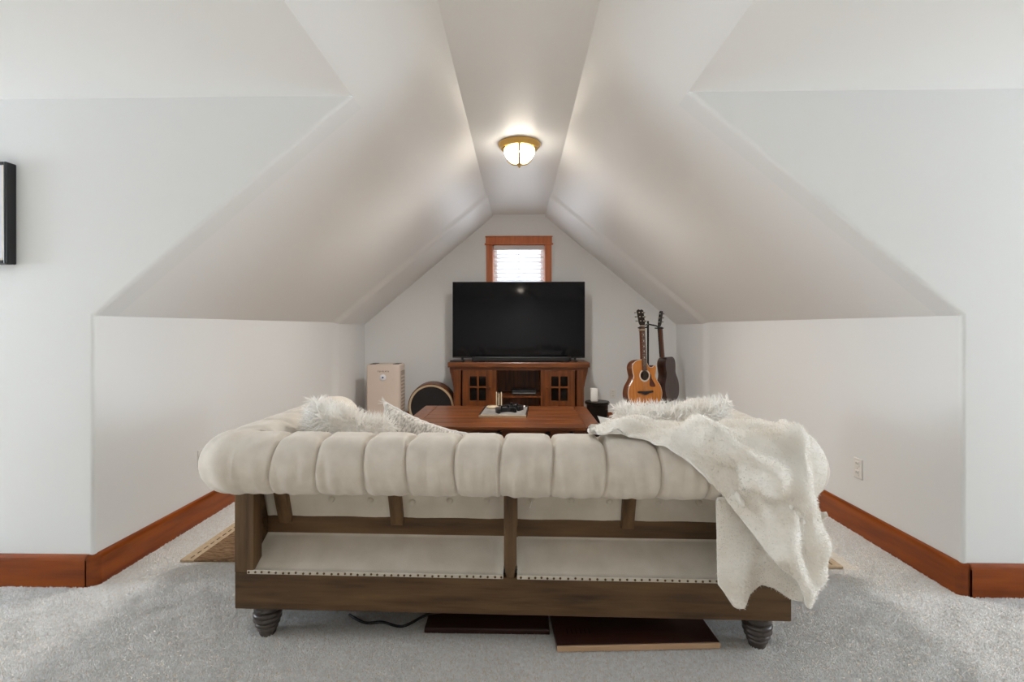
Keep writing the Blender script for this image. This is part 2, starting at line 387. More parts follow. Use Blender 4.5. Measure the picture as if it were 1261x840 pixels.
MB().box(-0.315, 0.315, -0.03, 0.03, 0.745, 0.805, bev=0.004).build('valance', M['slat'], bl)
MB().box(-0.31, 0.31, -0.02, 0.02, 0.02, 0.035, bev=0.003).build('bottom_rail', M['slat'], bl)
sl = MB().box(-0.31, 0.31, -0.024, 0.024, -0.0015, 0.0015, M=Matrix.Rotation(math.radians(-22), 4, 'X')).build('slat', M['slat'], bl); sl.location = (0, 0, 0.07)
copies(sl, [(0, 0, 0.07 + 0.0475 * k) for k in range(1, 14)])
for x in (-0.2, 0.2): MB().tube([(x, -0.026, 0.03), (x, -0.026, 0.75)], 0.0015, 5).build('ladder_cord', M['slat'], bl)

# ------------------------------------------------------------------ ceiling lamp
M['bowl'] = emit('lit_frosted_glass', (1.0, 0.92, 0.80, 1), 16.0)
def ceiling_lamp(loc, label, light_name='lamp_fill_spot', watts=92):
    t = thing('ceiling_lamp', label, 'lamp', loc, 0, 'flush ceiling lamps'); t.scale = (0.92, 0.92, 0.92)
    MB().lathe([(0.0, 0.0), (0.170, 0.0), (0.176, -0.008), (0.172, -0.020), (0.158, -0.030), (0.152, -0.045), (0.135, -0.052), (0.12, -0.052), (0.12, -0.01), (0, -0.01)], 40).build('ceiling_pan', M['brass'], t, angle=40)
    pr = [(0.128, -0.050)] + [(0.128 * math.cos(a), -0.050 - 0.115 * math.sin(a)) for a in np.linspace(0.08, PI / 2 - 0.02, 12)] + [(0, -0.165)]
    MB().lathe(pr, 40, cap=False).build('glass_bowl', M['bowl'], t, smooth=True)
    for k in range(3):
        a0 = -PI / 2 + k * 2 * PI / 3
        pts = [(0.134 * math.cos(a), 0, -0.050 - 0.121 * math.sin(a)) for a in np.linspace(-0.1, PI / 2 - 0.05, 14)]
        b = MB().tube(pts, 0.0095, 8, M=Matrix.Rotation(a0, 4, 'Z')); b.build('strap', M['brasspale'], t, smooth=True)
        c = MB().lathe([(0, 0.012), (0.010, 0.008), (0.013, 0.0), (0.010, -0.008), (0.006, -0.013), (0.007, -0.018), (0, -0.022)], 12,
                       M=Matrix.Rotation(a0 + PI / 3, 4, 'Z') @ Matrix.Translation((0.150, 0, -0.072))); c.build('knob', M['brasspale'], t, smooth=True)
    MB().lathe([(0, -0.160), (0.024, -0.164), (0.026, -0.172), (0.014, -0.178), (0.012, -0.186), (0.008, -0.194), (0, -0.204)], 16).build('finial', M['brasspale'], t, smooth=True)
    # added spot under the bowl: extra downward fill beyond the bowl's own glow
    l = bpy.data.lights.new(light_name, 'SPOT'); l.energy = watts; l.spot_size = math.radians(172); l.spot_blend = 0.8; l.shadow_soft_size = 0.11; l.color = (1.0, 0.965, 0.91)
    lo = bpy.data.objects.new(light_name, l); COL.objects.link(lo); lo.parent = t; lo.location = (0, 0, -0.215)
    return t
ceiling_lamp((0.004, 3.80, ZC), 'brass flush ceiling lamp with lit frosted bowl above the coffee table')
# its twin far behind the camera: the television's glass shows its warm reflection
ceiling_lamp((0.06, -6.2, ZC), 'brass flush ceiling lamp with lit frosted bowl far back along the ceiling behind the sofa', 'lamp_rear_offscreen')

# ------------------------------------------------------------------ sofa
SO = Vector((-0.0447, 1.8517, 0.0)); SR = math.radians(-1.07)
sofa = thing('sofa', 'rolled-arm tufted beige linen sofa with exposed weathered wood back and turned feet', 'sofa', SO, SR)
HW = 1.042
# path of the rolled top: left arm, corner, back, corner, right arm; offset t is outwards from the frame
def roll_path(t, na=70, nc=18, nb=680):
    t = np.asarray(t); cx, cy = 1.02 - 0.05, 0.05; Rr = np.maximum(t + 0.05, 0.0); inn = np.minimum(t + 0.05, 0.0)
    pts = []
    for y in np.linspace(0.98, 0.055, na): pts.append((-(1.02 + t), np.maximum(y, 0.05 - inn)))
    for a in np.linspace(0, PI / 2, nc): pts.append((-(cx + inn) - Rr * math.cos(a), cy - inn - Rr * math.sin(a)))
    for x in np.linspace(-0.965, 0.965, nb): pts.append((np.clip(x, -(cx + inn), cx + inn), -t))
    for a in np.linspace(PI / 2, 0, nc): pts.append(((cx + inn) + Rr * math.cos(a), cy - inn - Rr * math.sin(a)))
    for y in np.linspace(0.055, 0.98, na): pts.append(((1.02 + t), np.maximum(y, 0.05 - inn)))
    kind = [('a', y) for y in np.linspace(0.98, 0.055, na)] + [('c', a) for a in np.linspace(0, 1, nc)] + [('b', x) for x in np.linspace(-0.965, 0.965, nb)] \
        + [('c', a) for a in np.linspace(1, 0, nc)] + [('a', y) for y in np.linspace(0.055, 0.98, na)]
    return np.array([np.stack([np.broadcast_to(p[0], t.shape), np.broadcast_to(p[1], t.shape)], -1) for p in pts]), kind
PLB = [-0.835, -0.675, -0.505, -0.350, -0.175, -0.017, 0.165, 0.345, 0.530, 0.695, 0.865]
PLA = [0.10, 0.28, 0.46, 0.64, 0.82]
def profile():
    P = [(-0.10, 0.600, -1.0), (-0.03, 0.589, -1.0)]
    for a in np.linspace(-PI / 2, PI / 2, 34): P.append((0.04 + 0.108 * math.cos(a), 0.692 + 0.108 * math.sin(a), a))
    P += [(0.01, 0.802, 1.8), (-0.02, 0.801, 2.05), (-0.05, 0.793, 2.3), (-0.08, 0.776, 2.6), (-0.105, 0.75, 2.8), (-0.125, 0.71, 3), (-0.14, 0.66, 3), (-0.155, 0.58, 3), (-0.18, 0.48, 3), (-0.20, 0.40, 3)]
    return np.array(P)
pf = profile(); path, kinds = roll_path(pf[:, 0]); ns, npf = path.shape[:2]
V = np.zeros((ns, npf, 3)); V[:, :, :2] = path; V[:, :, 2] = pf[None, :, 1]
# pleats and puffs of the upholstery, pushed along the profile's own normal
ang = pf[:, 2]; on = np.where(ang > -0.99, 1.0, 0.0) * np.where(ang < 2.9, 1.0, 0.0); on = np.where((ang >= -PI / 2 - .01) & (ang < 2.9), 1.0, 0.0); on[:2] = 0
dirt = np.where(on > 0, np.cos(np.clip(ang, -PI / 2, 2.2)), 0); dirz = np.where(on > 0, np.sin(np.clip(ang, -PI / 2, 2.2)), 0)
wr = [(rng.uniform(70, 190), rng.uniform(0, 6.28), rng.uniform(0.3, 1)) for _ in range(7)]
disp = np.zeros((ns, npf))
for i, (k, c) in enumerate(kinds):
    if k == 'c':
        disp[i] = 0.006 * math.sin(c * PI) + 0.0035 * np.sin(c * 17 + ang * 1.3) * (0.4 + 0.6 * np.clip(1 - ang, 0, 1)); continue
    pl = PLB if k == 'b' else PLA
    dd = c - np.array(pl); j = int(np.argmin(np.abs(dd))); lo = [p for p in pl if p <= c]; hi = [p for p in pl if p > c]
    a = lo[-1] if lo else pl[0] - 0.17; b = hi[0] if hi else pl[-1] + 0.17
    ph = (c - a) / (b - a); puff = 0.0035 * (1 - abs(2 * ph - 1) ** 3) * np.clip(1.5 - 0.75 * np.abs(ang), 0.3, 1)
    # each crease leans a little and fans out as it goes down
    x = dd[j] - 0.006 * np.sin(ang * 1.5 + j)
    crease = -0.014 * np.exp(-(np.abs(x) / 0.0042) ** 1.3) * np.clip(1.0 + 0.3 * ang, 0.45, 1.2) - 0.0022 * np.exp(-(x / 0.018) ** 2)
    tuft = -0.020 * np.exp(-(dd[j] / 0.016) ** 2) * np.exp(-((ang - 1.75) / 0.42) ** 2)
    wob = sum(w_ * np.sin(f_ * c + p_ + 1.6 * np.sin(ang * 1.1 + p_)) for f_, p_, w_ in wr) * 0.0015 * np.clip(1.3 - np.abs(ang + 0.5), 0.1, 1)
    disp[i] = puff + crease + tuft + wob - 0.002
disp *= on[None, :]
for i, (k, c) in enumerate(kinds):
    o2 = disp[i] * dirt
    if k == 'b': V[i, :, 1] -= o2
    elif k == 'a': V[i, :, 0] += o2 * (-1 if i < ns / 2 else 1)
    else:
        a = c * PI / 2; sg = -1 if i < ns / 2 else 1
        V[i, :, 0] += sg * o2 * math.cos(a); V[i, :, 1] -= o2 * math.sin(a)
    V[i, :, 2] += disp[i] * dirz
Fq = grid_faces(ns, npf)
up = np_mesh('upholstered_roll', V.reshape(-1, 3), Fq, M['linen'], sofa)
for i in (0, ns - 1):       # scroll fronts of the arms
    b = MB(); t = bmesh.new(); t.faces.new([t.verts.new(p) for p in V[i]]); b.merge(t); b.build('arm_front', M['linen'], sofa)
# wooden frame at the back
MB().box(-HW, HW, 0.0, 0.045, 0.123, 0.262, bev=0.004).build('back_rail', M['frame'], sofa)
for sx in (-1, 1):
    MB().box(min(sx * HW, sx * (HW - 0.075)), max(sx * HW, sx * (HW - 0.075)), -0.002, 0.06, 0.262, 0.605, bev=0.004).build('corner_post', M['framez'], sofa)
    sb = MB().box(min(sx * (HW - 0.004), sx * (HW - 0.045)), max(sx * (HW - 0.004), sx * (HW - 0.045)), 0.055, 0.93, 0.20, 0.605, bev=0.003).build('side_board', M['frame'], sofa)
    MB().box(min(sx * HW, sx * (HW - 0.075)), max(sx * HW, sx * (HW - 0.075)), 0.92, 0.98, 0.123, 0.60, bev=0.004).build('front_post', M['framez'], sofa)
    MB().box(min(sx * HW, sx * (HW - 0.045)), max(sx * HW, sx * (HW - 0.045)), 0.045, 0.93, 0.123, 0.262, bev=0.003).build('side_rail', M['frame'], sofa)
    for y in (0.055, 0.93):
        pr = [(0.0, 0.123), (0.044, 0.123), (0.046, 0.112)]
        for k in range(5):
            z1 = 0.112 - k * 0.019; r = [0.050, 0.0535, 0.052, 0.046, 0.038][k]
            pr += [(r - 0.004, z1 - 0.001), (r, z1 - 0.006), (r, z1 - 0.012), (r - 0.005, z1 - 0.0175)]
        pr += [(0.031, 0.008), (0.028, 0.0), (0.0, 0.0)]
        f = MB().lathe(pr, 26).build('foot', M['foot'], sofa, angle=50); f.location = (sx * (HW - 0.10), y, 0.012 if y > 0.5 else 0.0); f.scale.z = 1 - f.location.z / 0.123
MB().box(-HW + 0.07, HW - 0.07, 0.93, 0.975, 0.123, 0.27, bev=0.004).build('front_rail', M['frame'], sofa)
# centre strut, narrowing at its foot
MB().prism([(-0.023, 0.315), (-0.014, 0.262), (0.014, 0.262), (0.023, 0.315), (0.024, 0.605), (-0.024, 0.605)], 0.001, 0.045, bev=0.003).build('centre_strut', M['framez'], sofa).location = (0.012, 0, 0)
# lower muslin panels sloping up from the rail to the inner cross rail
def panel(name, x0, x1, a, b, thick, m, sag=0.004, nu=26, nv=10):
    (ya, za), (yb, zb) = a, b; d = Vector((0, yb - ya, zb - za)).normalized(); n = Vector((0, -d.z, d.y))
    V = []
    for i in range(nu):
        for j in range(nv):
            u = i / (nu - 1); v = j / (nv - 1); e = min(1, 6 * min(u, 1 - u, v, 1 - v))
            k = sag * e * (0.6 + 0.4 * math.sin(u * 9)); V.append((x0 + (x1 - x0) * u, ya + (yb - ya) * v + n.y * k, za + (zb - za) * v + n.z * k))
    V += [(x, y - n.y * thick, z - n.z * thick) for x, y, z in V]; F = grid_faces(nu, nv).tolist(); N0 = nu * nv
    F += [[N0 + i for i in f[::-1]] for f in F]
    edge = [i * nv for i in range(nu)] + [(nu - 1) * nv + j for j in range(1, nv)] + [i * nv + nv - 1 for i in range(nu - 2, -1, -1)] + [j for j in range(nv - 2, 0, -1)]
    F += [[edge[k], edge[(k + 1) % len(edge)], edge[(k + 1) % len(edge)] + N0, edge[k] + N0] for k in range(len(edge))]
    return np_mesh(name, V, F, m, sofa)
for x0, x1 in ((-0.992, -0.014), (0.038, 0.992)):
    panel('lower_panel', x0, x1, (0.002, 0.268), (0.152, 0.357), 0.012, M['linen2'])
    MB().box(x0, x1, -0.0035, 0.004, 0.259, 0.274, bev=0.002).build('gimp_edge', M['linen2'], sofa)
panel('lower_panel', -0.02, 0.04, (0.04, 0.285), (0.152, 0.352), 0.012, M['linen2'], nu=4)
MB().box(-0.995, 0.995, 0.150, 0.190, 0.352, 0.425, bev=0.003).build('cross_rail', M['frame'], sofa)
lean = math.atan2(0.065, 0.195)
for x in (-0.915, -0.452, 0.012, 0.475, 0.915):
    f = MB().box(-0.025, 0.025, -0.012, 0.02, 0.0, 0.24, bev=0.003, M=Matrix.Rotation(lean, 4, 'X')).build('back_stud', M['framez'], sofa); f.location = (x, 0.148, 0.40)
for x0, x1 in ((-0.995, -0.938), (-0.892, -0.476), (-0.428, -0.012), (0.036, 0.450), (0.500, 0.892), (0.938, 0.995)):
    panel('upper_panel', x0, x1, (0.158, 0.41), (0.092, 0.63), 0.012, M['linen2'], sag=0.008, nu=14)
bt = MB().lathe([(0.013, 0.0), (0.0125, 0.004), (0.009, 0.008), (0.0, 0.009)], 14).build('tuft_knot', M['linen2'], sofa, smooth=True)
bt.rotation_euler = (PI / 2 + lean * -1, 0, 0); tb = [(-0.715, 0.124, 0.505), (-0.555, 0.124, 0.505), (-0.385, 0.124, 0.497), (-0.235, 0.124, 0.505), (-0.085, 0.124, 0.512), (0.095, 0.124, 0.515), (0.25, 0.124, 0.512), (0.40, 0.124, 0.512), (0.59, 0.124, 0.512), (0.75, 0.124, 0.512)]
bt.location = tb[0]; copies(bt, [(*p, bt.rotation_euler) for p in tb[1:]])
MB().tube([(0.095, 0.116, 0.515), (0.090, 0.112, 0.498), (0.086, 0.116, 0.482)], 0.0016, 5).build('thread_end', M['cotton'], sofa)
# nail heads
nm = MB().lathe([(0.0045, 0.0), (0.0042, 0.0018), (0.0025, 0.0034), (0.0, 0.004)], 10).build('nailhead', M['nail'], sofa, smooth=True)
nm.rotation_euler = (PI / 2, 0, 0); pos = []
x = -0.985
while x < 0.985:
    if not -0.014 < x < 0.038: pos.append((x, -0.0035, 0.2665 + rng.uniform(-.0015, .0015)))
    x += 0.0262 + rng.uniform(-0.004, 0.004)
nm.location = pos[0]; copies(nm, [(*p, (PI / 2, 0, 0)) for p in pos[1:]])
for sx in (-1, 1):
    for k in range(12):
        t = k / 11; copies(nm, [(sx * 0.993, 0.030 + 0.095 * t, 0.575 - 0.185 * t, (0, -sx * PI / 2, 0))])
    for k in range(5):
        t = k / 4; copies(nm, [(sx * 0.993, 0.020 + 0.125 * t, 0.288 + 0.075 * t, (0, -sx * PI / 2, 0))])
# the seat side
MB().box(-0.81, 0.81, 0.20, 0.93, 0.262, 0.33).build('seat_deck', M['linen2'], sofa)
for x0, x1 in ((-0.80, -0.002), (0.002, 0.80)): MB().box(x0, x1, 0.235, 0.985, 0.33, 0.46, bev=0.035, seg=4).build('seat_cushion', M['linen'], sofa, smooth=True)

# ------------------------------------------------------------------ cushions
def cushion_surface(w, h, d, n=36, pinch=0.16, seed=0):
    """closed pillow surface in its own x (width), z (height), y (thickness): an (n x n) front and back sheet"""
    r = np.random.default_rng(seed); u = np.linspace(-1, 1, n); U, Vv = np.meshgrid(u, u, indexing='ij')
    k = 1 - pinch * (1 - (U ** 2)) * (Vv ** 4); kk = 1 - pinch * (1 - (Vv ** 2)) * (U ** 4)
    X = U * w / 2 * kk; Z = Vv * h / 2 * k
    th = ((1 - U ** 4).clip(0) ** 0.6) * ((1 - Vv ** 4).clip(0) ** 0.6) * d / 2
    ph = r.uniform(0, 6, 4); th = th * (1 + 0.07 * np.sin(5 * U + ph[0]) * np.sin(4 * Vv + ph[1]))
    A = np.stack([X, -th - 0.001, Z], -1).reshape(-1, 3); B = np.stack([X, th + 0.001, Z], -1).reshape(-1, 3)
    F = grid_faces(n, n); F2 = F[:, ::-1] + n * n
    return np.concatenate([A, B]), np.concatenate([F, F2])
def settle(V, Wm):
    """a soft cushion gives way where it meets the seat, the sofa back or an arm"""
    S = Matrix.Translation(SO) @ Matrix.Rotation(SR, 4, 'Z'); T = np.array(S.inverted() @ Wm); Ti = np.linalg.inv(T)
    L = np.c_[V, np.ones(len(V))] @ T.T
    L[:, 2] = np.maximum(L[:, 2], 0.457)
    z = L[:, 2]; t = np.interp(z, [0.40, 0.48, 0.58, 0.66, 0.71, 0.75, 0.776, 0.793, 0.801], [-0.20, -0.18, -0.155, -0.14, -0.125, -0.105, -0.08, -0.05, -0.02])
    low = z < 0.80
    L[:, 1] = np.where(low, np.maximum(L[:, 1], -t - 0.002), L[:, 1])
    L[:, 0] = np.where(low, np.clip(L[:, 0], -(1.02 + t) - 0.002, (1.02 + t) + 0.002), L[:, 0])
    return (L @ Ti.T)[:, :3]
def pillow(name, label, loc, rot, w, h, d, m, seed, group=None, fur=None):
    t = thing(name, label, 'cushion', loc, rot=rot, group=group)
    from mathutils import Euler
    V, F = cushion_surface(w, h, d, seed=seed); V = settle(V, Matrix.Translation(loc) @ Euler(rot).to_matrix().to_4x4()); np_mesh('cover', V, F, m, t)
    if fur:
        cnt, ln, wd, gr, jt, mm = fur; VV, FF = fur_mesh(V, F, cnt, ln, wd, seed, gr, jt, 0.30)
        f = np_mesh('fur', VV, FF, mm, t); f['kind'] = 'stuff'
    return t
FG = 'cushions on the sofa'
pillow('fur_cushion', 'long-haired white fur cushion slumped against the sofa back beside the patterned cushion', (-0.775, 2.175, 0.690), (math.radians(6), math.radians(18), 0.10), 0.38, 0.30, 0.17, M['fur'], 3, FG, (9000, 0.048, 0.0018, 0.20, 0.50, M['fur']))
p2 = pillow('patterned_cushion', 'grey and cream patterned cushion with ragged piped edge, tilted on its corner', (-0.487, 2.375, 0.618), (math.radians(-24), math.radians(19), -0.08), 0.48, 0.30, 0.14, M['pillowpat'], 5, FG)
pillow('fur_cushion', 'long-haired white fur cushion behind the draped throw, in front of the guitars', (0.675, 2.185, 0.682), (math.radians(6), math.radians(-4), -0.05), 0.50, 0.38, 0.17, M['fur'], 9, FG, (10500, 0.046, 0.0018, 0.05, 0.45, M['fur']))
pillow('plain_cushion', 'plain white cotton cushion, only a corner showing behind the fur cushion', (0.60, 2.36, 0.630), (math.radians(6), math.radians(2), 0), 0.47, 0.29, 0.13, M['cotton'], 11, FG)
# ragged piping of the patterned cushion
u = np.linspace(-1, 1, 30); ring = []
for a, b in [(x, -1) for x in u] + [(1, x) for x in u] + [(-x, 1) for x in u] + [(-1, -x) for x in u]:
    ring.append((a * 0.24 * (1 - 0.16 * (1 - b * b) * a ** 4), rng.normal() * 0.004, b * 0.15 * (1 - 0.16 * (1 - a * a) * b ** 4)))
bpy.context.view_layer.update(); ring = settle(np.array(ring), p2.matrix_world); ring[:, 2] += 0.006 * (ring[:, 2] < -0.10)
MB().tube(ring, [0.006 + 0.003 * rng.random() for _ in ring], 6).build('piping', M['cotton'], p2, smooth=True)
for cx, cz in ((-0.24, 0.15), (0.24, 0.15), (0.24, -0.15), (-0.24, -0.15)):
    b = MB()
    for k in range(7):
        a = math.atan2(cz, cx) + rng.normal() * 0.35; l = 0.02 + 0.018 * rng.random(); q = Vector((cx, 0, cz))
        b.tube([q, q + Vector((math.cos(a) * l, rng.normal() * 0.006, math.sin(a) * l))], [0.0035, 0.0018], 5)
    b.build('corner_tassel', M['cotton'], p2)

# ------------------------------------------------------------------ throw blanket
def arc(a, R=0.135): return (-0.04 - R * math.sin(a), 0.70 + R * math.cos(a))
def col_roll(x, x0, y0, z0, aend, hang=None, dx=0.0, yh=-0.165):
    P = [(x0, y0, z0), ((x0 + x) / 2, y0 * 0.45, 0.838), (x, 0.0, 0.838)]
    for a in np.linspace(0, aend, 9): y, z = arc(a); P.append((x, y, z))
    if hang is not None:
        z0 = P[-1][2]
        for k in range(1, 6): P.append((x + dx * k / 5, yh, z0 + (hang - z0) * k / 5))
    return resample(P, 28)
cols = [col_roll(0.300, 0.315, 0.045, 0.825, 0.06),
        col_roll(0.45, 0.44, 0.12, 0.80, 0.22),
        col_roll(0.54, 0.54, 0.14, 0.795, 0.72),
        col_roll(0.615, 0.60, 0.15, 0.795, 1.15),
        col_roll(0.68, 0.66, 0.16, 0.79, 1.62),
        col_roll(0.735, 0.71, 0.17, 0.79, 2.15),
        col_roll(0.80, 0.76, 0.18, 0.79, 2.05, 0.54, 0.0, -0.20),
        col_roll(0.87, 0.81, 0.19, 0.79, 2.05, 0.45, 0.0, -0.225),
        col_roll(0.945, 0.88, 0.20, 0.80, 2.05, 0.37, 0.0, -0.215),
        resample([(0.93, 0.22, 0.80), (1.0, 0.12, 0.836), (1.03, 0.0, 0.838), (1.02, -0.11, 0.805), (1.01, -0.17, 0.72), (1.0, -0.19, 0.6), (0.995, -0.19, 0.42), (0.99, -0.195, 0.285)], 28),
        resample([(0.98, 0.22, 0.815), (1.04, 0.12, 0.842), (1.065, 0.02, 0.835), (1.055, -0.08, 0.79), (1.045, -0.145, 0.69), (1.03, -0.165, 0.55), (1.025, -0.165, 0.42), (1.02, -0.175, 0.285)], 28),
        resample([(1.03, 0.22, 0.825), (1.08, 0.13, 0.84), (1.10, 0.05, 0.828), (1.09, -0.04, 0.795), (1.075, -0.11, 0.70), (1.055, -0.14, 0.57), (1.05, -0.145, 0.42), (1.045, -0.15, 0.30)], 28)]
C = np.array(cols)                                  # cols x rows x 3
G = np.array([catmull(C[:, j], 12) for j in range(C.shape[1])]); G = np.array([catmull(G[:, i], 5) for i in range(G.shape[1])])   # fine: cols x rows x 3
def smooth_grid(G, it):
    for _ in range(it):
        H = G.copy(); H[1:-1, 1:-1] = (G[:-2, 1:-1] + G[2:, 1:-1] + G[1:-1, :-2] + G[1:-1, 2:]) / 4; G = H
    return G
G = smooth_grid(G, 6)
def grid_normals(G):
    n = np.cross(np.gradient(G, axis=0), np.gradient(G, axis=1)); return n / (np.linalg.norm(n, axis=-1, keepdims=True) + 1e-9)
def crumple(G, amp, sc, seed, n=None):
    n = grid_normals(G) if n is None else n
    sgn = 1 if (n[..., 1].mean() < 0) else -1; n = n * sgn
    d = np.array([[noise.noise(Vector((p[0] * sc + seed, p[1] * sc, p[2] * sc * 0.8))) for p in row] for row in G])
    return G + n * (d * amp)[..., None]
def push_out(G, off=0.016):
    """keep the cloth clear of the rolled back and arms"""
    q = G.copy(); x, y, z = G[..., 0], G[..., 1], G[..., 2]
    # nearest point of the roll's centre line
    px_ = np.clip(x, -0.97, 0.97); py_ = np.full_like(px_, -0.04)
    arm = x > 0.97; pxa = np.full_like(x, 1.06); pya = np.clip(y, 0.05, 1.0)
    a = np.arctan2(0.05 - y, x - 0.97); corner = arm & (y < 0.05)
    pxc = 0.97 + 0.09 * np.cos(a); pyc = 0.05 - 0.09 * np.sin(a)
    cx = np.where(corner, pxc, np.where(arm, pxa, px_)); cy = np.where(corner, pyc, np.where(arm, pya, py_))
    d = np.stack([x - cx, y - cy, z - 0.693], -1); l = np.linalg.norm(d, axis=-1); R = 0.113 + off
    f = np.where(l < R, R / np.maximum(l, 1e-4), 1.0)[..., None]
    q = np.stack([cx, cy, np.full_like(cx, 0.693)], -1) + d * f
    top = (y > -0.04) & (np.abs(x) < 1.2) & (q[..., 2] < 0.806 + off) & (y < 0.05) & (x < 1.02)
    q[..., 2] = np.where(top, np.maximum(q[..., 2], 0.806 + off), q[..., 2]); return q
# a few broad folds fanning down from the top of the corner, then finer creases
def folds(G, lines):
    n = grid_normals(G); n = n * (1 if n[..., 1].mean() < 0 else -1); d = np.zeros(G.shape[:2])
    for (x0, z0, x1, z1, w, a) in lines:
        ax, az = x1 - x0, z1 - z0; l2 = ax * ax + az * az
        t = ((G[..., 0] - x0) * ax + (G[..., 2] - z0) * az) / l2; tt = np.clip(t, 0, 1)
        e = np.hypot(G[..., 0] - x0 - tt * ax, G[..., 2] - z0 - tt * az); d += 1.8 * a * np.exp(-(e / w) ** 2) * (G[..., 1] < 0.02)
    return G + n * d[..., None]
G = folds(G, [(0.70, 0.82, 0.88, 0.71, 0.040, 0.026), (0.80, 0.675, 0.93, 0.685, 0.032, 0.022), (0.84, 0.63, 0.94, 0.64, 0.03, -0.005), (1.0, 0.84, 0.97, 0.66, 0.036, 0.030), (0.94, 0.60, 0.88, 0.56, 0.036, -0.008),
              (1.05, 0.58, 1.03, 0.36, 0.030, 0.020), (0.97, 0.56, 1.0, 0.36, 0.030, -0.016), (0.90, 0.50, 1.0, 0.33, 0.026, 0.016)])
G = crumple(G, 0.040, 8, 3.1); G = smooth_grid(G, 10); G = crumple(G, 0.010, 17, 8.7)
G = push_out(G)
# the under layer hanging behind the front fold
hem = [(0.735, 0.325), (0.765, 0.285), (0.80, 0.245), (0.835, 0.232), (0.86, 0.272), (0.905, 0.292), (0.945, 0.285), (0.985, 0.265), (1.03, 0.27)]
hx = [h[0] for h in hem]; hz = [h[1] for h in hem]; nu, nv = 70, 60
U = np.zeros((nu, nv, 3))
for i in range(nu):
    u = i / (nu - 1); xb = 0.735 + u * 0.295; zb = np.interp(xb, hx, hz)
    for j in range(nv):
        v = j / (nv - 1); z = 0.628 + (zb - 0.628) * v; xx = xb - 0.012 * (1 - v) - 0.012 * v * (1 - u)
        y = -0.130 + 0.030 * v - 0.035 * v * math.sin((xb - 0.735) / 0.295 * 2.2 * PI + 0.6) - 0.02 * v * v * (1 - u)
        U[i, j] = (xx, y, z)
U = crumple(U, 0.012, 7, 21.0)
U[..., 1] = np.minimum(U[..., 1], -0.03); U = push_out(U)
V1 = G.reshape(-1, 3); F1 = grid_faces(*G.shape[:2]); V2 = U.reshape(-1, 3); F2 = grid_faces(*U.shape[:2]) + len(V1)
BV = np.concatenate([V1, V2]); BF = np.concatenate([F1, F2])
def orient_out(V, F):
    p = V[F]; n = np.cross(p[:, 2] - p[:, 0], p[:, 3] - p[:, 1]); c = p.mean(1) - np.array([0.8, 0.1, 0.55]); 
    return F if (n * c).sum(1).mean() > 0 else F[:, ::-1]
F1 = orient_out(BV, F1); F2 = orient_out(BV, F2); BF = np.concatenate([F1, F2])
tb_ = thing('throw_blanket', 'cream white plush throw draped over the corner of the sofa back', 'blanket', SO, SR)
cl = np_mesh('cloth', BV, BF, M['plush'], tb_)
so = cl.modifiers.new('thickness', 'SOLIDIFY'); so.thickness = 0.010; so.offset = -1
VV, FF = fur_mesh(BV, F1, 15000, 0.009, 0.0011, 4, 0.35, 0.75); V3, F3 = fur_mesh(BV, F2, 5000, 0.007, 0.0012, 5, 0.5, 0.7)
f = np_mesh('fur', np.concatenate([VV, V3]), np.concatenate([FF, F3 + len(VV)]), M['furcream'], tb_); f['kind'] = 'stuff'

# ------------------------------------------------------------------ rug, and the flat things under the sofa
rug = thing('rug', 'brown woven jute rug with pale stitched border under the sofa and table', 'rug', (-0.04, 2.495, 0.0))
MB().box(-1.62, 1.58, 0.0, 2.35, 0.002, 0.012, bev=0.003).build('weave', M['rug'], rug)
for x0, x1, y0, y1 in ((-1.69, -1.62, -0.004, 2.42), (1.58, 1.65, -0.004, 2.42), (-1.62, 1.58, 2.35, 2.42)):
    MB().box(x0, x1, y0, y1, 0.002, 0.013, bev=0.003).build('border', M['rugedge'], rug)
M['stitch'] = mat('rug_stitch', srgb(120, 98, 74), 0.9)
st = MB().box(-0.003, 0.003, -0.014, 0.014, 0.0, 0.003).build('stitch', M['stitch'], rug); st.location = (-1.645, 0.03, 0.0125)
copies(st, [(x, 0.03 + 0.055 * k, 0.0125) for x in (-1.645, 1.605) for k in range(40)][1:])
M['leafdark'] = wood('dark_cherry', srgb(44, 20, 14), srgb(62, 30, 20), 'x', 0.35, 2.5)
M['leafedge'] = mat('pale_raw_edge', srgb(196, 160, 126), 0.6)
t = thing('table_leaf', 'dark brown board with pale raw front edge lying on carpet under the sofa', 'board', (0.445, 1.845, 0.0), 0.055)
MB().box(-0.305, 0.305, 0.006, 0.42, 0.004, 0.026, bev=0.002).build('panel', M['leafdark'], t)
MB().box(-0.305, 0.305, -0.004, 0.006, 0.004, 0.024, bev=0.003).build('edge_strip', M['leafedge'], t)
sm = MB().box(-0.002, 0.002, -0.014, 0.014, 0.0, 0.002).build('slot_mark', M['knob'], t); sm.location = (-0.255, 0.085, 0.0255); copies(sm, [(-0.255 + 0.017 * k, 0.085, 0.0255) for k in range(1, 6)])
t = thing('table_leaf', 'plain dark board lying in shadow under the sofa beside the pale-edged one', 'board', (-0.125, 1.935, 0.0), 0.0)
MB().box(-0.245, 0.245, 0.0, 0.40, 0.004, 0.022, bev=0.002).build('panel', M['leafdark'], t)
MB().box(-0.245, 0.245, -0.006, 0.0, 0.004, 0.020, bev=0.002).build('edge_strip', M['leafdark'], t)
c = catmull([(-0.70, 2.03, 0.014), (-0.62, 1.98, 0.012), (-0.55, 1.985, 0.012), (-0.46, 1.96, 0.012), (-0.36, 2.02, 0.028), (-0.2, 2.05, 0.03)], 8)
tag(MB().tube(c, 0.005, 8).build('power_cord', M['black'], smooth=True), 'black cord curling on the carpet in the shadow under the sofa', 'cord')

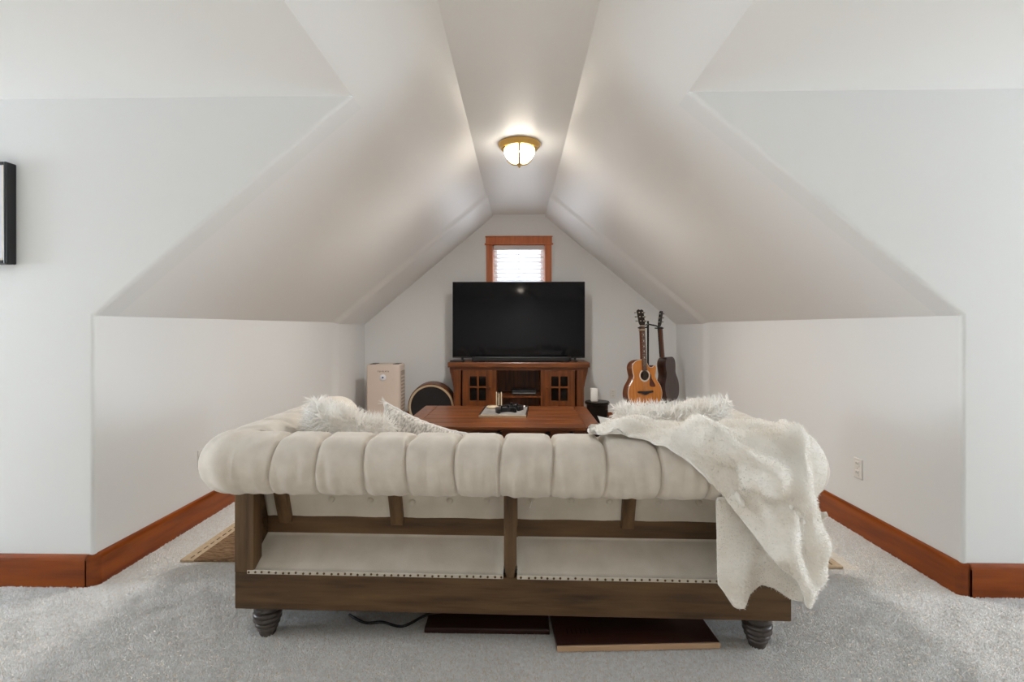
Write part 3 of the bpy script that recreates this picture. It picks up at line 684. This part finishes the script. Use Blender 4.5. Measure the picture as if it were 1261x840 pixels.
# ------------------------------------------------------------------ coffee table and what stands on it
TC = (-0.126, 3.94)
ct = thing('coffee_table', 'large reddish brown plank coffee table with dark knobbed drawers in front of the sofa', 'table', (TC[0], TC[1], 0), math.radians(-0.6))
nP = 6; y0 = -0.465
for k in range(nP):
    a = y0 + 0.93 * k / nP
    MB().box(-0.60, 0.60, a + 0.0012, a + 0.93 / nP - 0.0012, 0.476, 0.50, bev=0.003).build('plank', M['cab'], ct).location = (0, 0, 0)
for sx in (-1, 1):
    MB().box(min(sx * 0.602, sx * 0.71), max(sx * 0.602, sx * 0.71), -0.465, 0.465, 0.476, 0.50, bev=0.003).build('end_plank', M['trim'] if False else M['cabz'], ct)
    for sy in (-1, 1):
        MB().box(min(sx * 0.60, sx * 0.67), max(sx * 0.60, sx * 0.67), min(sy * 0.36, sy * 0.43), max(sy * 0.36, sy * 0.43), 0.013, 0.476, bev=0.004).build('leg', M['cabz'], ct)
    MB().box(min(sx * 0.61, sx * 0.65), max(sx * 0.61, sx * 0.65), -0.37, 0.37, 0.33, 0.476).build('apron', M['cab'], ct)
MB().box(-0.60, 0.60, 0.38, 0.42, 0.33, 0.476).build('apron', M['cab'], ct)
MB().box(-0.62, 0.62, -0.40, 0.40, 0.10, 0.125, bev=0.003).build('lower_shelf', M['cab'], ct)
MB().box(-0.60, 0.60, -0.405, -0.37, 0.33, 0.345).build('drawer_rail', M['cab'], ct)
for k in range(2):
    x0, x1 = ((-0.598, -0.003), (0.003, 0.598))[k]
    d = MB().box(x0, x1, -0.425, -0.40, 0.348, 0.474, bev=0.003).build('drawer', M['cab'], ct)
    for x in ((-0.45, -0.01) if k == 0 else (0.335, 0.50)):
        kb = MB().lathe([(0.008, 0.0), (0.008, 0.012), (0.017, 0.018), (0.019, 0.026), (0.013, 0.034), (0, 0.036)], 16, M=Matrix.Rotation(PI / 2, 4, 'X')).build('knob', M['knob'], d, smooth=True)
        kb.location = (x, -0.425, 0.450)
# tray with its contents
M['slate'] = mat('slate_grey', srgb(120, 116, 112), 0.5, srgb(150, 146, 142), 12)
M['traywood'] = mat('tray_edge', srgb(196, 178, 150), 0.5)
t = thing('tray', 'flat dark tray with pale front edge on the coffee table', 'tray', (-0.115, 4.07, 0.50), math.radians(-3))
MB().box(-0.18, 0.18, -0.235, 0.235, 0.0, 0.012, bev=0.002).build('base', M['slate'], t)
MB().box(-0.185, 0.185, -0.243, -0.233, 0.0, 0.020, bev=0.002).build('rim', M['traywood'], t); MB().box(-0.185, 0.185, 0.233, 0.243, 0.0, 0.020, bev=0.002).build('rim', M['knob'], t)
for sx in (-1, 1): MB().box(min(sx * 0.178, sx * 0.187), max(sx * 0.178, sx * 0.187), -0.233, 0.233, 0.0, 0.020, bev=0.002).build('rim', M['knob'], t)
def controller(loc, rz, label):
    t = thing('game_controller', label, 'controller', loc, rz, 'controllers on the tray')
    pts = catmull([(-0.055, 0.035), (0.055, 0.035), (0.078, 0.0), (0.082, -0.06), (0.060, -0.068), (0.035, -0.025), (-0.035, -0.025), (-0.060, -0.068), (-0.082, -0.06), (-0.078, 0.0)], 5, True)
    MB().prism([tuple(p) for p in pts], 0.0, 0.036, 'z', bev=0.008, seg=3).build('shell', M['black'], t, smooth=True)
    for x, y in ((-0.028, -0.008), (0.028, -0.008)): MB().lathe([(0.006, 0.034), (0.006, 0.046), (0.011, 0.050), (0.010, 0.054), (0, 0.054)], 12, M=Matrix.Translation((x, y, 0))).build('thumbstick', M['black'], t, smooth=True)
    MB().box(-0.016, 0.016, 0.004, 0.020, 0.035, 0.0375).build('touch_pad', M['slate'], t)
controller((-0.115, 4.03, 0.512), 0.35, 'black game controller lying on the tray, nearer the drawer side of the table')
controller((-0.035, 4.16, 0.512), -0.5, 'black game controller lying on the tray, nearer the television side of the table')
MB_ = MB().lathe([(0, 0), (0.05, 0), (0.052, 0.006), (0.05, 0.016), (0.0, 0.018)], 24).build('coaster', M['traywood'], smooth=True); MB_.location = (-0.225, 4.22, 0.512)
tag(MB_, 'round cream coaster lying on the dark tray', 'coaster')
t = MB().box(-0.04, 0.04, -0.038, 0.038, 0.0, 0.012, bev=0.003).build('phone', M['white']); t.location = (0.014, 4.255, 0.512); t.rotation_euler = (0, 0, -0.05)
tag(t, 'small flat white case lying on the tray beside the black controllers', 'case')
for k, x in enumerate((-0.196, -0.176, -0.154)):
    t = thing('wooden_stick', ('slim pale stick at the far table edge, the outer one on the patterned cushion side', 'slightly shorter slim pale stick standing between two others at the far table edge', 'slim pale stick at the far table edge, the one nearer the tray middle')[k], 'stick', (x, 4.355 + 0.008 * (k % 2), 0.50), 0, 'sticks on the coffee table')
    MB().lathe([(0.0, 0.0), (0.008, 0.0), (0.008, 0.006), (0.0055, 0.010), (0.0055, 0.125 - 0.008 * (k == 1)), (0.003, 0.132 - 0.008 * (k == 1)), (0, 0.133 - 0.008 * (k == 1))], 12).build('shaft', M['traywood'], t, smooth=True)
    MB().lathe([(0.0, 0.0), (0.0095, 0.0), (0.0095, 0.010), (0.006, 0.012), (0, 0.012)], 12).build('base_ring', M['cabz'], t, smooth=True)

# ------------------------------------------------------------------ television cabinet
cb = thing('tv_cabinet', 'brown mission-style television cabinet with glazed doors and open middle bay', 'cabinet', (-0.003, 5.60, 0.0))
MB().box(-0.80, 0.80, -0.035, 0.47, 0.748, 0.805, bev=0.008).build('top', M['cab'], cb)
MB().box(-0.735, 0.735, 0.0, 0.45, 0.715, 0.748).build('top_rail', M['cab'], cb)
MB().box(-0.735, 0.735, 0.005, 0.45, 0.05, 0.10).build('bottom_rail', M['cab'], cb)
MB().box(-0.70, 0.70, 0.43, 0.45, 0.06, 0.72).build('back_board', M['cabz'], cb)
for sx in (-1, 1):
    MB().box(min(sx * 0.655, sx * 0.735), max(sx * 0.655, sx * 0.735), -0.008, 0.07, 0.0, 0.72, bev=0.004).build('post', M['cabz'], cb)
    MB().box(min(sx * 0.70, sx * 0.72), max(sx * 0.70, sx * 0.72), 0.06, 0.45, 0.05, 0.72).build('side_panel', M['cabz'], cb)
    MB().box(min(sx * 0.66, sx * 0.735), max(sx * 0.66, sx * 0.735), 0.39, 0.455, 0.0, 0.72).build('post', M['cabz'], cb)
    MB().prism([(sx * 0.735, 0.748), (sx * 0.785, 0.748), (sx * 0.780, 0.70), (sx * 0.755, 0.60), (sx * 0.735, 0.50)], 0.01, 0.055, bev=0.003).build('corbel', M['cabz'], cb)
    MB().box(min(sx * 0.250, sx * 0.298), max(sx * 0.250, sx * 0.298), 0.0, 0.44, 0.09, 0.72).build('divider', M['cabz'], cb)
    # glazed door
    c = sx * 0.4615
    d = MB().box(c - 0.175, c - 0.092, 0.002, 0.026, 0.105, 0.712, bev=0.002).box(c + 0.092, c + 0.175, 0.002, 0.026, 0.105, 0.712, bev=0.002).box(c - 0.092, c + 0.092, 0.002, 0.026, 0.645, 0.712).box(c - 0.092, c + 0.092, 0.002, 0.026, 0.105, 0.370).build('door', M['cabz'], cb)
    MB().box(c - 0.010, c + 0.010, 0.0, 0.022, 0.370, 0.645).build('glazing_bar', M['cabz'], d); MB().box(c - 0.092, c + 0.092, 0.001, 0.021, 0.512, 0.532).build('glazing_bar', M['cab'], d)
    for x0, x1 in ((c - 0.092, c - 0.010), (c + 0.010, c + 0.092)):
        for z0, z1 in ((0.370, 0.512), (0.532, 0.645)): MB().box(x0, x1, 0.012, 0.016, z0, z1).build('pane', M['darkglass'], d)
    MB().lathe([(0.006, 0), (0.006, 0.012), (0.014, 0.018), (0.015, 0.026), (0, 0.031)], 14, M=Matrix.Translation((c - sx * 0.138, 0.002, 0.522)) @ Matrix.Rotation(PI / 2, 4, 'X')).build('knob', M['cab'], d, smooth=True)
MB().box(-0.25, 0.25, 0.03, 0.43, 0.40, 0.42).build('shelf', M['cabz'], cb)
t = thing('media_player', 'low black media box on the shelf of the open cabinet bay', 'player', (0.06, 5.78, 0.42))
MB().box(-0.14, 0.14, -0.10, 0.10, 0.006, 0.055, bev=0.004).build('body', M['black'], t); MB().box(-0.13, 0.13, -0.103, -0.099, 0.02, 0.03).build('front_slot', M['slate'], t)
for sx in (-1, 1): MB().box(sx * 0.11 - 0.015, sx * 0.11 + 0.015, -0.08, 0.08, 0, 0.007).build('foot', M['black'], t)

tv = thing('television', 'large black flat-screen television on the brown cabinet', 'television', (-0.004, 5.79, 0.805), 0.0)
MB().box(-0.774, 0.774, 0.0, 0.045, 0.037, 0.928, bev=0.006).build('housing', M['black'], tv)
MB().box(-0.766, 0.766, -0.003, 0.0, 0.052, 0.920).build('screen', M['screen'], tv)
MB().box(-0.06, 0.06, -0.004, 0.0, 0.040, 0.050).build('status_bar', M['knob'], tv)
for sx in (-1, 1): MB().box(sx * 0.66 - 0.015, sx * 0.66 + 0.015, -0.10, 0.15, 0.0, 0.012, bev=0.003).box(sx * 0.66 - 0.012, sx * 0.66 + 0.012, 0.01, 0.035, 0.01, 0.05).build('foot', M['black'], tv)
sb = thing('sound_bar', 'long black sound bar in front of the television', 'speaker', (0.03, 5.665, 0.805))
MB().box(-0.55, 0.55, -0.04, 0.04, 0.004, 0.062, bev=0.012, seg=3).build('grille', M['black'], sb)
for sx in (-1, 1): MB().box(min(sx * 0.55, sx * 0.565), max(sx * 0.55, sx * 0.565), -0.036, 0.036, 0.006, 0.058, bev=0.006).box(sx * 0.45 - 0.03, sx * 0.45 + 0.03, -0.03, 0.03, 0, 0.006).build('end_cap', M['black'], sb)
t = thing('remote_control', 'slim black remote control lying on the cabinet beside the sound bar', 'remote', (-0.70, 5.62, 0.805), 1.2)
MB().box(-0.022, 0.022, -0.085, 0.085, 0.0, 0.018, bev=0.005).build('body', M['black'], t)
for k in range(5): MB().box(-0.012, 0.012, -0.06 + 0.028 * k, -0.045 + 0.028 * k, 0.017, 0.0195).build('button', M['slate'], t)

# ------------------------------------------------------------------ things beside the cabinet
ap = thing('air_purifier', 'tall beige air purifier with round white dial in the corner', 'appliance', (-1.545, 5.60, 0.0), 0.0)
MB().box(-0.192, 0.192, 0.0, 0.27, 0.02, 0.776, bev=0.022, seg=4).build('body', M['purifier'], ap, angle=40)
MB().box(-0.17, 0.17, 0.02, 0.25, 0.0, 0.03).build('plinth', M['grille'], ap)
g = MB().box(0.188, 0.197, 0.04, 0.23, 0.08, 0.70, bev=0.004).build('side_grille', M['grille'], ap)
for k in range(14): MB().box(0.196, 0.201, 0.05, 0.22, 0.11 + 0.04 * k, 0.125 + 0.04 * k).build('louvre', M['purifier'], g)
for sx in (-1, 1): MB().box(min(sx * 0.10, sx * 0.165), max(sx * 0.10, sx * 0.165), 0.05, 0.22, 0.772, 0.780, bev=0.002).build('top_vent', M['knob'], ap)
M['dialblue'] = mat('white_dial', srgb(240, 242, 248), 0.4)
dl = MB().lathe([(0, 0), (0.036, 0), (0.038, 0.004), (0.034, 0.009), (0, 0.010)], 24, M=Matrix.Translation((0, 0.001, 0.629)) @ Matrix.Rotation(PI / 2, 4, 'X')).build('dial', M['dialblue'], ap, smooth=True)
M['inkblue'] = mat('blue_mark', srgb(70, 84, 130), 0.5); M['ink'] = mat('brown_lettering', srgb(120, 92, 84), 0.6)
MB().lathe([(0, 0), (0.011, 0), (0.011, 0.002), (0, 0.002)], 14, M=Matrix.Translation((0, -0.009, 0.629)) @ Matrix.Rotation(PI / 2, 4, 'X')).build('dial_mark', M['inkblue'], dl)
lt = MB()      # the maker's name is too small in the photograph to read: a row of stroke-like marks
for k in range(8):
    x = -0.060 + 0.0165 * k; lt.box(x, x + 0.0035, -0.0015, 0.0005, 0.690, 0.706)
    lt.box(x, x + 0.0105, -0.0015, 0.0005, (0.703, 0.690, 0.697)[k % 3], (0.706, 0.693, 0.700)[k % 3])
    if k % 2: lt.box(x + 0.0075, x + 0.0105, -0.0015, 0.0005, 0.690, 0.706)
lt.build('lettering', M['ink'], ap)['kind'] = 'stuff'

dr = thing('frame_drum', 'round black drum with wooden hoop standing against the television cabinet', 'drum', (-1.016, 5.76, 0.0), 0.0)
DM = Matrix.Translation((0, 0, 0.277)) @ Matrix.Rotation(PI / 2 + 0.08, 4, 'X')
MB().lathe([(0.235, 0.035), (0.272, 0.035), (0.274, 0.02), (0.274, -0.13), (0.235, -0.13)], 56, M=DM, cap=False).build('shell', M['cabz'], dr, angle=40)
MB().lathe([(0.238, 0.034), (0.245, 0.042), (0.262, 0.042), (0.262, 0.034), (0.238, 0.034)], 56, M=DM, cap=False).build('hoop', M['traywood'], dr, angle=40)
M['drumskin'] = mat('black_drum_skin', srgb(16, 18, 24), 0.45)
MB().lathe([(0, 0.030), (0.24, 0.030), (0.24, 0.020), (0, 0.020)], 48, M=DM).build('drumhead', M['drumskin'], dr)
MB().box(-0.10, -0.06, -0.02, 0.10, 0.0, 0.03).build('rest', M['black'], dr); MB().box(0.06, 0.10, -0.02, 0.10, 0.0, 0.03).build('rest', M['black'], dr)

st_ = thing('side_table', 'small round black side table between the cabinet and the guitars', 'table', (0.875, 5.55, 0.0))
MB().lathe([(0, 0.345), (0.130, 0.345), (0.136, 0.352), (0.136, 0.368), (0.130, 0.375), (0, 0.375)], 36).build('top', M['knob'], st_, angle=40)
MB().lathe([(0.115, 0.0), (0.12, 0.01), (0.118, 0.345), (0.10, 0.345)], 30).build('drum_base', M['knob'], st_, angle=40)
bx = thing('small_speaker', 'small white upright box standing on the round black side table', 'speaker', (0.838, 5.53, 0.375))
MB().box(-0.04, 0.04, -0.03, 0.03, 0.006, 0.148, bev=0.008, seg=3).build('body', M['white'], bx, angle=40); MB().box(-0.035, 0.035, -0.026, 0.026, 0.0, 0.007).build('foot', M['grille'], bx)
def outlet(label, loc, rz):
    t = thing('wall_outlet', label, 'outlet', loc, rz)
    MB().box(-0.036, 0.036, -0.007, 0.0, -0.058, 0.058, bev=0.003).build('cover_plate', M['white'], t)
    for dz in (-0.026, 0.026):
        s_ = MB().box(-0.017, 0.017, -0.010, -0.006, dz - 0.016, dz + 0.016, bev=0.003).build('socket', M['white'], t)
        for x in (-0.007, 0.007): MB().box(x - 0.0012, x + 0.0012, -0.0108, -0.0098, dz - 0.003, dz + 0.008).build('slot', M['black'], s_)
    MB().lathe([(0.003, 0), (0.003, 0.001), (0, 0.0015)], 8, M=Matrix.Translation((0, -0.007, 0)) @ Matrix.Rotation(PI / 2, 4, 'X')).build('screw', M['grille'], t)
outlet('white outlet on the alcove wall near the draped throw', (XR, 2.93, 0.378), PI / 2 * -1)
outlet('white outlet on the alcove wall, mostly hidden by the bare sofa arm', (XL, 3.03, 0.385), PI / 2)
outlet('white outlet on the far gable wall beside the guitar', (1.167, YB, 0.377), 0)

# ------------------------------------------------------------------ guitars on their stand
M['spruce'] = mat('amber_spruce', srgb(196, 116, 36), 0.25, srgb(214, 136, 50), 5, (10, 10, 0.6), coat=0.4)
M['mahogany'] = mat('dark_mahogany', srgb(52, 26, 18), 0.3, srgb(76, 38, 26), 5, (10, 10, 0.8), coat=0.4)
M['sidewood'] = mat('brown_side', srgb(92, 48, 24), 0.3, srgb(112, 62, 32), 5, (10, 10, 0.8), coat=0.3)
M['ebony'] = mat('ebony', srgb(30, 20, 16), 0.4); M['rosewood'] = mat('rosewood', srgb(84, 42, 26), 0.4, srgb(104, 54, 34), 8, (8, 8, 1))
M['pearl'] = mat('pearl_inlay', srgb(226, 214, 196), 0.3); M['steel'] = mat('steel', srgb(190, 188, 180), 0.25, metal=1.0)
M['guard'] = mat('tortoise_guard', srgb(98, 42, 18), 0.25, srgb(60, 26, 14), 18)
def guitar(label, loc, rot, top, side, cut=True):
    t = thing('acoustic_guitar', label, 'guitar', loc, rot=rot, group='guitars on the stand')
    right = [(0, 0), (0.10, 0.004), (0.175, 0.05), (0.204, 0.13), (0.188, 0.21), (0.145, 0.275), (0.130, 0.315), (0.138, 0.36)]
    rt = right + ([(0.143, 0.405), (0.128, 0.428), (0.10, 0.408), (0.062, 0.412), (0.034, 0.455), (0.028, 0.49)] if cut else [(0.143, 0.41), (0.125, 0.455), (0.08, 0.483), (0.028, 0.49)])
    lf = [(0.028, 0.49), (0.08, 0.483), (0.125, 0.455), (0.143, 0.41), (0.138, 0.36), (0.130, 0.315), (0.145, 0.275), (0.188, 0.21), (0.204, 0.13), (0.175, 0.05), (0.10, 0.004)]
    P = [tuple(p) for p in catmull(rt + [(-x, z) for x, z in lf], 4, True)]
    # hollow body: sides and back, closed by a soundboard with a real hole
    b = bmesh.new(); A = [b.verts.new((x, -0.048, z)) for x, z in P]; B = [b.verts.new((x, 0.052, z)) for x, z in P]; n = len(P)
    b.faces.new(B)
    for i in range(n): b.faces.new((A[i], A[(i + 1) % n], B[(i + 1) % n], B[i]))
    bmesh.ops.recalc_face_normals(b, faces=list(b.faces))
    if b.faces[0].normal.y < 0: bmesh.ops.reverse_faces(b, faces=list(b.faces))
    me = bpy.data.meshes.new('body'); b.to_mesh(me); b.free(); me.shade_smooth(); me.set_sharp_from_angle(angle=math.radians(40))
    bo = link('body', me, side, t); m_ = bo.modifiers.new('thickness', 'SOLIDIFY'); m_.thickness = 0.003; m_.offset = -1
    b = bmesh.new(); H = [(0.050 * math.cos(2 * PI * k / 32), 0.325 + 0.050 * math.sin(2 * PI * k / 32)) for k in range(32)]; E = []
    for loop in (P, H):
        vv = [b.verts.new((x, -0.052, z)) for x, z in loop]; E += [b.edges.new((vv[i], vv[(i + 1) % len(vv)])) for i in range(len(vv))]
    bmesh.ops.triangle_fill(b, edges=E, use_beauty=True)
    for f in b.faces:
        f.normal_update()
        if f.normal.y > 0: f.normal_flip()
    me = bpy.data.meshes.new('soundboard'); b.to_mesh(me); b.free()
    tp = link('soundboard', me, top, t); m_ = tp.modifiers.new('thickness', 'SOLIDIFY'); m_.thickness = 0.004; m_.offset = -1
    B = MB(); B.tube([(x * 0.993, -0.0495, 0.245 + (z - 0.245) * 0.993) for x, z in P + P[:1]], 0.0035, 6); B.build('binding', M['pearl'], t, smooth=True)
    RX = Matrix.Rotation(PI / 2, 4, 'X')
    MB().lathe([(0.050, 0), (0.064, 0), (0.064, 0.0016), (0.050, 0.0016)], 36, M=Matrix.Translation((0, -0.052, 0.325)) @ RX, cap=False).build('rosette', M['pearl'], tp)
    MB().prism([tuple(p) for p in catmull([(-0.09, 0.150), (-0.05, 0.143), (0.0, 0.128), (0.05, 0.143), (0.09, 0.150), (0.085, 0.168), (0.03, 0.166), (-0.03, 0.166), (-0.085, 0.168)], 4, True)], -0.061, -0.052, 'y').build('bridge', M['ebony'], tp)
    MB().prism([tuple(p) for p in catmull([(0.045, 0.345), (0.075, 0.335), (0.085, 0.29), (0.125, 0.215), (0.085, 0.205), (0.055, 0.225), (0.062, 0.30)], 4, True)], -0.0535, -0.052, 'y').build('pickguard', M['guard'], tp)
    nk = MB().prism([(-0.027, 0.40), (0.027, 0.40), (0.0225, 0.835), (-0.0225, 0.835)], -0.046, -0.018, 'y', bev=0.006).build('neck', M['sidewood'], t)
    fb = MB().prism([(-0.028, 0.375), (0.028, 0.375), (0.0225, 0.835), (-0.0225, 0.835)], -0.060, -0.046, 'y', bev=0.001).build('fretboard', M['rosewood'] if cut else M['ebony'], t)
    for k in range(1, 17):
        z = 0.165 + 0.67 * 2 ** (-k / 12)
        if z > 0.38: MB().box(-0.0235, 0.0235, -0.0615, -0.0598, z - 0.0012, z + 0.0012).build('fret', M['steel'], fb)
    for k in (3, 5, 7, 9, 12):
        z = 0.165 + 0.67 * (2 ** (-k / 12) + 2 ** (-(k - 1) / 12)) / 2
        MB().prism([(-0.007, z), (0, z - 0.009), (0.007, z), (0, z + 0.009)], -0.0612, -0.0598, 'y').build('inlay', M['pearl'], fb)
    MB().box(-0.023, 0.023, -0.065, -0.046, 0.835, 0.842).build('nut', M['pearl'], t)
    hs = MB().prism([tuple(p) for p in [(-0.024, 0.842), (0.024, 0.842), (0.036, 0.875), (0.038, 1.005), (0.020, 1.018), (0.0, 1.010), (-0.020, 1.018), (-0.038, 1.005), (-0.036, 0.875)]], -0.055, -0.038, 'y', bev=0.003,
                   M=Matrix.Translation((0, -0.047, 0.842)) @ Matrix.Rotation(math.radians(-12), 4, 'X') @ Matrix.Translation((0, 0.047, -0.842))).build('headstock', M['ebony'], t)
    for sx in (-1, 1):
        for k in range(3):
            z = 0.89 + 0.045 * k; yb = -0.035 + (z - 0.842) * 0.2
            MB().tube([(sx * 0.030, yb, z), (sx * 0.052, yb, z)], 0.004, 8).lathe([(0, -0.008), (0.009, -0.006), (0.010, 0.006), (0, 0.008)], 10, M=Matrix.Translation((sx * 0.056, yb, z))).build('tuning_peg', M['steel'], hs, smooth=True)
            MB().lathe([(0.005, 0), (0.005, 0.018), (0, 0.019)], 10, M=Matrix.Translation((sx * 0.020, yb - 0.012, z)) @ RX).build('string_post', M['pearl'], hs, smooth=True)
    for k in range(6):
        x = (k - 2.5); MB().tube([(x * 0.0105, -0.064, 0.155), (x * 0.0070, -0.064, 0.838)], 0.0007, 4).build('string', M['steel'], t)
    return t
g1 = guitar('acoustic guitar with amber spruce top and cutaway on the black stand', (1.287, 5.165, 0.375), (math.radians(-4), 0, math.radians(20)), M['spruce'], M['sidewood'])
g2 = guitar('dark mahogany acoustic guitar turned edge-on on the black stand', (1.690, 5.62, 0.375), (math.radians(4), math.radians(1), math.radians(-128)), M['mahogany'], M['mahogany'], cut=False)
MB().prism([(-0.029, 0.79), (0.029, 0.79), (0.029, 0.803), (-0.029, 0.803)], -0.068, -0.014, 'y', bev=0.002).build('capo', M['traywood'], g1)
sd = thing('guitar_stand', 'black metal guitar stand with tall pole and two yoke arms', 'stand', (1.425, 5.50, 0.0))
MB().tube([(0, 0, 0.18), (0, 0, 1.27)], 0.011, 12).build('pole', M['blackmetal'], sd, smooth=True)
MB().lathe([(0, 0.55), (0.022, 0.55), (0.024, 0.57), (0.022, 0.62), (0, 0.62)], 14).build('collar', M['blackmetal'], sd, smooth=True)
for k in range(3):
    a = PI / 2 + k * 2 * PI / 3 + 0.2
    MB().tube([(0, 0, 0.30), (0.12 * math.cos(a), 0.12 * math.sin(a), 0.16), (0.30 * math.cos(a), 0.30 * math.sin(a), 0.012)], 0.010, 10).build('leg', M['blackmetal'], sd, smooth=True)
bpy.context.view_layer.update(); inv = Matrix.Translation((-1.425, -5.50, 0.0))
for g in (g1, g2):      # each guitar hangs by its neck in a yoke, its body on a padded rest
    W = inv @ g.matrix_world; at = lambda *p: W @ Vector(p)
    c = at(0, -0.009, 0.818)
    am = MB().tube([(0, 0, 1.235), (Vector((0, 0, 1.235)) + c) / 2 + Vector((0, 0, 0.006)), c], 0.008, 10).build('arm', M['blackmetal'], sd, smooth=True)
    MB().tube([at(-0.040, -0.085, 0.824), at(-0.038, -0.030, 0.820), at(-0.020, -0.011, 0.818), c, at(0.020, -0.011, 0.818), at(0.038, -0.030, 0.820), at(0.040, -0.085, 0.824)], 0.007, 10).build('yoke', M['black'], am, smooth=True)
    q = at(0, 0.0, -0.007)
    lw = MB().tube([(0, 0, 0.34), (q.x * 0.5, q.y * 0.5, 0.345), (q.x, q.y, q.z - 0.004)], 0.009, 10).build('lower_arm', M['blackmetal'], sd, smooth=True)
    MB().tube([at(-0.08, 0.0, -0.007), at(0.08, 0.0, -0.007)], 0.008, 10).build('rest_pad', M['black'], lw, smooth=True)

# ------------------------------------------------------------------ framed picture on the dormer wall
M['print'] = mat('pale_print', srgb(206, 206, 214), 0.5, srgb(226, 226, 232), 2, coat=0.6)
pf_ = thing('picture_frame', 'pale print in a deep black frame on the dormer wall', 'picture', (-2.70, YF, 1.49))
for sx in (-1, 1): MB().box(min(sx * 0.352, sx * 0.366), max(sx * 0.352, sx * 0.366), -0.050, 0.0, 0.0, 0.466, bev=0.005).build('frame_side', M['black'], pf_)
MB().box(-0.352, 0.352, -0.049, 0.0, 0.450, 0.466, bev=0.005).build('frame_side', M['black'], pf_); MB().box(-0.352, 0.352, -0.049, 0.0, 0.0, 0.016, bev=0.005).build('frame_side', M['black'], pf_)
MB().box(-0.352, 0.352, -0.044, -0.004, 0.016, 0.450).build('print', M['print'], pf_)
MB().box(-0.352, 0.352, -0.047, -0.044, 0.016, 0.022).box(0.346, 0.352, -0.047, -0.044, 0.016, 0.45).box(-0.352, -0.346, -0.047, -0.044, 0.016, 0.45).build('inner_fillet', M['pearl'], pf_)
